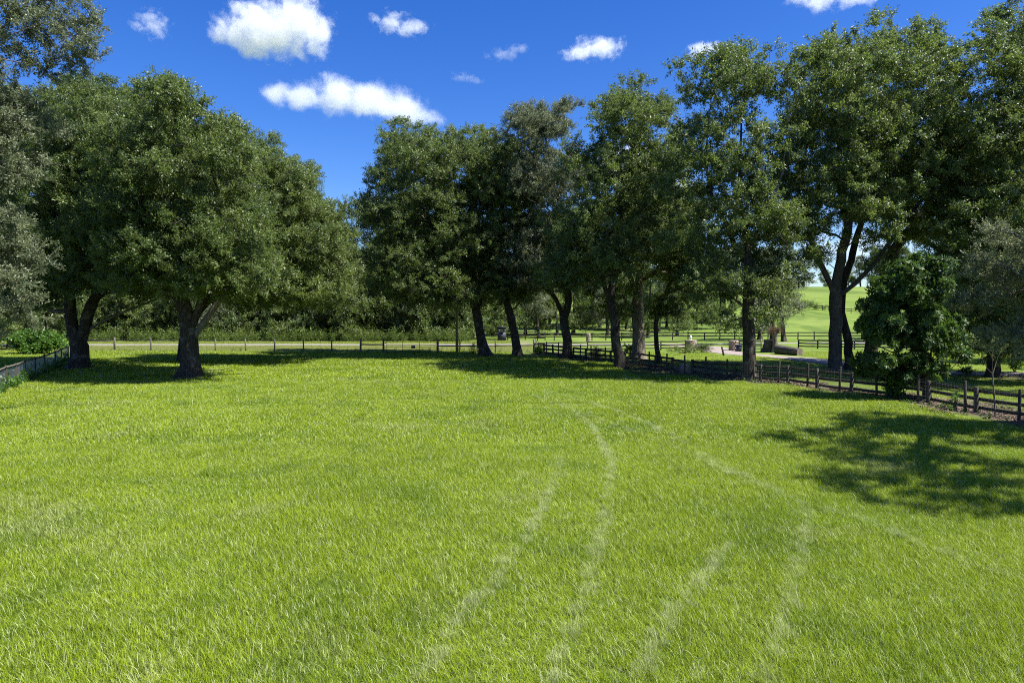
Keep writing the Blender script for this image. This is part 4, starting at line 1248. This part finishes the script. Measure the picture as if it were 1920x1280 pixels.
GW = 'woodland trees behind the road'
wl_labels = ['dark green woodland tree in the belt behind the road', 'light green woodland tree in the belt behind the road', 'tall dark woodland tree in the belt behind the road', 'grey-green woodland tree in the belt behind the road', 'small bright woodland tree in the belt behind the road']
k = 0
for px, depth, pr, sc in ((60, 104, 0, 1.0), (130, 112, 1, 1.1), (190, 102, 4, 1.0), (235, 110, 2, 1.0), (290, 104, 1, 0.95), (345, 112, 2, 1.0), (395, 103, 3, 1.0), (440, 108, 1, 1.0), (490, 104, 4, 1.1), (530, 114, 2, 1.0),
                          (575, 104, 3, 1.05), (610, 112, 0, 1.0), (650, 104, 1, 0.95), (690, 112, 2, 0.95), (715, 103, 4, 1.15), (755, 108, 0, 0.95), (790, 103, 3, 1.05), (820, 110, 2, 0.95), (850, 104, 0, 0.9), (885, 109, 0, 0.95), (-30, 106, 2, 1.0), (-120, 108, 0, 1.0), (160, 122, 0, 1), (270, 124, 1, 1), (370, 123, 0, 1), (465, 122, 2, 0.9), (555, 124, 1, 1), (635, 123, 0, 1), (705, 124, 1, 1), (775, 122, 0, .9), (835, 124, 1, 1), (895, 126, 0, .9), (500, 135, 1, 1), (600, 136, 0, 1), (700, 136, 1, 1), (800, 137, 0, 1), (400, 136, 0, 1), (300, 137, 1, 1), (200, 137, 1, 1)):
    wood(px, depth, pr, sc, wl_labels[pr] + (', at its front edge' if depth < 107 else ', deep at its back' if depth > 118 else ', in its middle row'), GW, 700 + k); k += 1
for px, depth, pr in ((60, 101, 5), (130, 102, 5), (200, 101, 5), (262, 103, 5), (325, 101, 5), (385, 103, 5), (440, 101, 5), (500, 103, 5), (555, 101, 5), (605, 103, 5), (655, 101, 5), (705, 103, 5), (750, 101, 5), (795, 102, 5), (835, 101, 5), (872, 103, 5)):
    wood(px, depth, pr, 0.85 + 0.3 * ((k * 7) % 5) / 5, 'low leafy undergrowth tree at the foot of the woodland', 'undergrowth trees at the woodland edge', 700 + k); k += 1
GH = 'trees scattered on the shaded hillside'
for px, depth, pr, sc in ((925, 118, 0, 0.85), (968, 135, 1, 0.85), (1010, 112, 3, 0.75), (1030, 140, 2, 0.8), (1075, 122, 4, 0.9), (1105, 150, 0, 0.9), (1140, 118, 3, 0.8), (1175, 135, 1, 0.85), (1215, 112, 0, 0.8), (1250, 140, 2, 0.75), (1290, 150, 4, 1.0), (1325, 165, 0, 0.75), (1360, 175, 3, 0.9), (945, 106, 4, 0.8), (985, 122, 0, 0.8), (1045, 118, 1, 0.75), (1090, 135, 2, 0.8), (1125, 140, 1, 0.8), (1160, 150, 0, 0.85), (1195, 120, 4, 0.8), (1235, 128, 3, 0.8), (1270, 118, 4, 0.7), (1305, 135, 1, 0.7), (1350, 150, 2, 0.7)):
    wood(px, depth, pr, sc, ['dark tree on the shaded hillside', 'light green tree on the shaded hillside', 'tall dark tree on the shaded hillside', 'grey-green tree on the shaded hillside', 'small bright tree on the shaded hillside'][pr], GH, 700 + k); k += 1
wood(1448, 88, 3, 0.85, 'grey-green tree drooping over the hillside just behind the stump', None, 791)
wood(1470, 97, 3, 0.95, 'grey mossy tree beyond the stump, hanging over the hillside', None, 790)
wood(1425, 103, 4, 0.9, 'small leafy tree on the near hillside left of the grey mossy tree', None, 792)
GC = 'distant trees along the crest of the hill'
for px, depth, pr, sc in ((1440, 330, 0, 0.9), (1475, 350, 2, 0.9), (1505, 345, 3, 1.1), (1545, 360, 1, 0.6), (1590, 345, 0, 0.7), (1612, 350, 3, 1.2), (1632, 345, 2, 0.9), (1655, 340, 3, 1.2), (1700, 335, 0, 0.9), (1390, 320, 1, 0.8), (1760, 330, 2, 0.9)):
    wood(px, depth, pr, sc, ['dark tree on the distant crest', 'pale green tree on the distant crest', 'tall dark tree on the distant crest', 'grey-green tree on the distant crest'][pr], GC, 800 + k); k += 1
GR = 'trees beyond the dirt track'
for px, depth, pr, sc in ((1720, 95, 0, 0.8), (1790, 105, 2, 0.9), (1850, 92, 1, 0.85), (1910, 88, 0, 0.9), (1970, 90, 2, 0.9), (2120, 42, 0, 0.8), (2060, 55, 1, 0.85), (2230, 36, 2, 0.75)):  # the nearer ones stand out of view, added to shade the lawn
    wood(px, depth, pr, sc, ['dark tree standing beyond the dirt track', 'light green tree standing beyond the dirt track', 'tall dark tree standing beyond the dirt track'][pr], GR, 800 + k); k += 1
GL = 'trees beyond the mesh fence'
for px, depth, pr, sc in ((20, 78, 4, 1.0), (90, 84, 0, 0.75), (-40, 74, 1, 0.8)):
    wood(px, depth, pr, sc, ['dark tree standing beyond the mesh fence', 'light green tree standing beyond the mesh fence', '', '', 'small bright tree standing beyond the mesh fence'][pr], GL, 800 + k); k += 1

# ------------------------------------------------------------------ shrubs and weeds
def shrub(name, label, loc, rx, ry, h, leaf, tint, seed, dens=16, ts=0.7, group=None, bark='bark_grey', category='shrub'):
    rr = np.random.default_rng(seed)
    foot = np.array((loc[0], loc[1], float(ground(loc[0], loc[1])) - 0.02))
    stems = [np.array([foot, foot + (0, 0, h * 0.2), foot + (rr.normal() * 0.1, rr.normal() * 0.1, h * 0.55)])]
    for i in range(3):
        a = rr.uniform(0, 6.28)
        stems.append(np.array([foot + (0, 0, 0.05), foot + (math.cos(a) * rx * 0.4, math.sin(a) * ry * 0.4, h * 0.45)]))
    lobes = [(foot + (0, 0, h * 0.5), (rx * 0.8, ry * 0.8, h * 0.48))]
    for i in range(4):
        a = rr.uniform(0, 6.28)
        lobes.append((foot + (math.cos(a) * rx * 0.5, math.sin(a) * ry * 0.5, h * rr.uniform(0.3, 0.62)), (rx * 0.5, ry * 0.5, h * 0.34)))
    m = tree_meshes(name, stems, lobes, 0.05, seed, leaf=leaf, tint=tint, spacing=0.42 * ts / 0.7, pad=0.42 * ts / 0.7, dens=dens, twig_scale=ts, bark=bark, flare=0.1, tip=0.006, shell=0.3, nsides=8)
    return place_tree(name, label, category, m, group=group)

q = P(80, 672)
shrub('vine_bush', 'bright green vine-covered bush behind the mesh fence', (-48.0, 68.5), 3.4, 1.7, 2.7, 'vine', 0.62, 901, 11, 1.0)
shrub('vine_bush', 'shaded leafy bush at the lawn edge left of the bright vine bush', (-56.5, 70.5), 4.2, 1.7, 3.2, 'vine', 0.35, 902, 9, 1.2)
shrub('shrub', 'low bright green shrub at the corner where the fences meet', tuple(P(1010, 664))[:2], 0.9, 0.6, 0.95, 'vine', 0.7, 903, 9, 0.6)
shrub('shrub', 'small upright weed beside the leaning oak at the back fence', tuple(P(887, 664))[:2], 0.55, 0.4, 1.1, 'weed', 0.5, 904, 4, 0.5)
shrub('shrub', 'dark green bush under the glossy broadleaf tree', tuple(P(1680, 748))[:2], 0.85, 0.6, 1.35, 'vine', 0.1, 905, 10, 0.6)
shrub('shrub', 'reddish scrubby bush in front of the round stone pillar', tuple(P(1315, 661))[:2], 1.3, 0.6, 0.85, 'weed', 0.5, 906, 7, 0.6)
shrub('shrub', 'low scrub on the bank beside the driveway', tuple(P(1280, 663))[:2], 1.8, 0.7, 0.6, 'weed', 0.65, 907, 6, 0.6)
shrub('shrub', 'leafy bush at the foot of the pale-barked tree', tuple(P(1182, 671))[:2], 0.8, 0.6, 1.6, 'vine', 0.3, 908, 9, 0.7)
shrub('shrub', 'bush at the foot of the dark trunk beside the dirt track', tuple(P(1815, 703))[:2], 0.5, 0.4, 0.75, 'vine', 0.5, 909, 8, 0.5)
shrub('shrub', 'yellow-green shrub beyond the trunk by the dirt track', tuple(P(1903, 697))[:2], 0.8, 0.5, 1.1, 'vine', 0.85, 910, 8, 0.6)
shrub('dead_vine', 'tangled brown dead vine hanging on the board fence', tuple(fence_point(1117) + (0.1, 0.1, 0))[:2], 0.55, 0.4, 1.35, 'dead', 0.6, 911, 9, 0.6)
shrub('hillside_brush', 'brown-green brush along the hillside fence', tuple(P(1506, 577))[:2], 3.4, 1.2, 2.0, 'weed', 0.2, 912, 5, 1.5)
shrub('hillside_brush', 'second clump of brush along the hillside fence', tuple(P(1532, 581))[:2], 2.6, 1.0, 1.5, 'weed', 0.3, 913, 5, 1.5)
shrub('vine', 'yellow-green vine climbing a wire fence post', tuple(fence_point(1798) + (-0.3, -0.25, 0))[:2], 0.14, 0.14, 1.25, 'vine', 0.85, 914, 3, 0.35)

def weeds(name, label, pts, smin, smax, tint, seed, group='weed', zs=1.0):
    rr = np.random.default_rng(seed)
    pts = np.asarray(pts)
    n = len(pts)
    s = rr.uniform(smin, smax, n)
    me = scatter_mesh(name, np.concatenate([pts, (ground(pts[:, 0], pts[:, 1]) - 0.03)[:, None]], 1), np.stack([rr.normal(size=n) * 0.12, rr.normal(size=n) * 0.12, rr.uniform(0, 6.28, n)], 1),
                      np.stack([s, s, s * zs], 1), rr.integers(0, 4, n), np.clip(tint + rr.normal(size=n) * 0.15, 0, 1))
    o = link(name, me, kind='stuff', label=label)
    add_scatter(o, LEAVES[group])
rr = np.random.default_rng(21)
weeds('tall_weeds', 'tall yellow-green weeds along the foot of the woodland', [(x, 95.5 + rr.uniform(0, 4.5)) for x in rr.uniform(-62, -6, 520)], 1.1, 2.3, 0.5, 1)
weeds('fence_weeds', 'weeds growing along the foot of the back fence', [(x, 72 + rr.normal() * 0.6) for x in rr.uniform(-44, 2, 130)], 0.2, 0.6, 0.6, 2)
fw = []
for y in rr.uniform(25, 70, 190): fw.append((fence_x(y) - rr.uniform(0.1, 1.1), y))
weeds('fence_weeds', 'green weeds along the foot of the board fence', fw, 0.15, 0.55, 0.35, 3, 'vine')
weeds('broadleaf_weeds', 'scattered broadleaf weeds along the shaded edge of the pasture', [tuple(P(a, b)[:2]) for a, b in zip(rr.uniform(1235, 1345, 26), rr.uniform(728, 752, 26))] + [tuple(P(a, b)[:2]) for a, b in zip(rr.uniform(30, 330, 60), rr.uniform(715, 752, 60))] + [tuple(P(a, b)[:2]) for a, b in zip(rr.uniform(1560, 1800, 30), rr.uniform(752, 772, 30))], 0.15, 0.4, 0.7, 4, 'vine')
fv = []
for i in range(150):
    t = rr.uniform(0, len(Lp) - 1.01); a, b = Lp[int(t)], Lp[int(t) + 1]; q = a + (b - a) * (t % 1)
    fv.append((q[0] + rr.normal() * 0.12, q[1] + rr.normal() * 0.12))
weeds('fence_vines', 'vines and weeds tangled in the mesh fence', fv, 0.4, 1.1, 0.4, 5, 'vine', 1.6)

# ------------------------------------------------------------------ clouds
def cloud(label, depth, lobes, seed, thick=0.9, dens=0.035, amp=1.0, nscale=None):
    """lobes: (px, py, rx, ry) in the photograph; cumulus at a usual height, built as a lit volume"""
    kx = depth / F_PX
    C = np.array([W(l[0], l[1], depth, 0) for l in lobes])
    Rd = np.array([(l[2] * kx, max(l[2], l[3]) * kx * thick, l[3] * kx) for l in lobes])
    org = C.mean(0)
    C = C - org
    ext = 1.32
    # hull: star-shaped about the origin
    import bmesh
    bm = bmesh.new(); bmesh.ops.create_icosphere(bm, subdivisions=4, radius=1)
    V = np.array([v.co[:] for v in bm.verts]); F = [[v.index for v in f.verts] for f in bm.faces]; bm.free()
    size = np.max(np.linalg.norm(C, axis=1) + Rd.max(1)) * 1.3
    ts = np.linspace(0.02, 1, 90) * size
    rad = np.full(len(V), 2.0)
    for t in ts:
        p = V * t
        ins = np.zeros(len(V), bool)
        for c, r in zip(C, Rd): ins |= np.sum(((p - c) / (r * ext)) ** 2, 1) < 1
        rad[ins] = t
    V = V * rad[:, None]
    m, n, l = new_mat('cloud_vapour'); b = NB(n, l)
    o = b.obj()
    field_ = None
    for c, r in zip(C, Rd):
        q = b.vec('LENGTH', b.vec('MULTIPLY', b.vec('SUBTRACT', o, tuple(c)), tuple(1 / r)))
        f = b.math('SUBTRACT', 1.0, q)
        if field_ is None: field_ = f
        else:
            mm = n.new('ShaderNodeMath'); mm.operation = 'SMOOTH_MAX'; l.new(field_, mm.inputs[0]); l.new(f, mm.inputs[1]); mm.inputs[2].default_value = 0.15
            field_ = mm.outputs[0]
    sz = float(np.median(Rd[:, 0]))
    ns = (nscale or 1.55) / sz
    no = b.noise(b.vec('ADD', o, (seed * 531.0, seed * 97.0, 0)), ns, 9, 0.66, 0.25)
    d = b.math('ADD', field_, b.math('MULTIPLY', b.math('SUBTRACT', no, 0.54), amp * 3.4))
    d = b.ramp(d, 0.0, 0.6)
    v = n.new('ShaderNodeVolumePrincipled')
    v.inputs['Color'].default_value = (0.955, 0.96, 0.975, 1); v.inputs['Anisotropy'].default_value = 0.1
    l.new(b.math('MULTIPLY', d, dens * 45 / sz), v.inputs['Density'])
    b.out(None, v.outputs[0])
    me = mesh_from('cloud', V, np.array(F, np.int32))
    me.materials.append(m)
    return link('cloud', me, None, tuple(org), label=label, category='cloud')

cloud('largest thick white cumulus cloud high in the blue sky', 1500, [(500, 55, 80, 55), (430, 62, 42, 28), (560, 45, 60, 60), (590, 60, 42, 45), (480, 85, 50, 26), (450, 20, 25, 18)], 1, amp=0.8)
cloud('long ragged white cloud drifting just above the oaks', 1900, [(560, 178, 60, 24), (515, 180, 35, 20), (630, 180, 60, 40), (690, 190, 70, 38), (740, 200, 60, 34), (795, 218, 44, 22), (770, 208, 45, 26)], 2, amp=0.75)
cloud('small torn white cloud right of the largest cumulus', 1600, [(735, 42, 32, 20), (770, 50, 36, 17), (705, 36, 14, 12)], 3, dens=0.018, amp=1.2)
cloud('little white lens-shaped cloud alone in the blue', 2100, [(1120, 92, 48, 17), (1085, 100, 34, 9), (1150, 84, 26, 14)], 4, dens=0.03)
cloud('small cloud touching the top of the right-hand oaks', 2200, [(1315, 96, 34, 14), (1340, 90, 18, 10)], 5, dens=0.025)
cloud('cloud cut by the top edge above the right-hand oaks', 1500, [(1540, 2, 48, 18), (1600, -2, 50, 13), (1510, -8, 40, 16)], 6, dens=0.025)
cloud('thin wispy cloud above the left-hand oaks', 1700, [(285, 45, 34, 24), (260, 48, 22, 12), (300, 62, 16, 14)], 7, dens=0.007, amp=1.3)
cloud('low bright cloud glimpsed between the right-hand trunks', 3200, [(1560, 470, 90, 40), (1500, 490, 60, 25), (1640, 460, 80, 30)], 8, dens=0.012, amp=1.3)
cloud('low cloud glimpsed through the crowns of the middle oaks', 3000, [(1180, 300, 70, 35), (1120, 320, 50, 25), (1240, 350, 60, 40)], 9)
cloud('low cloud showing behind the gap beside the middle oaks', 3000, [(720, 385, 60, 20), (760, 375, 40, 18)], 10)
cloud('faint wisp of cloud in the open blue above the middle oaks', 2000, [(945, 102, 32, 9), (975, 92, 22, 7)], 11, dens=0.006, amp=1.2)
cloud('second faint wisp lower beside the first, above the middle oaks', 2000, [(868, 145, 24, 9), (890, 150, 18, 7)], 12, dens=0.004, amp=1.2)
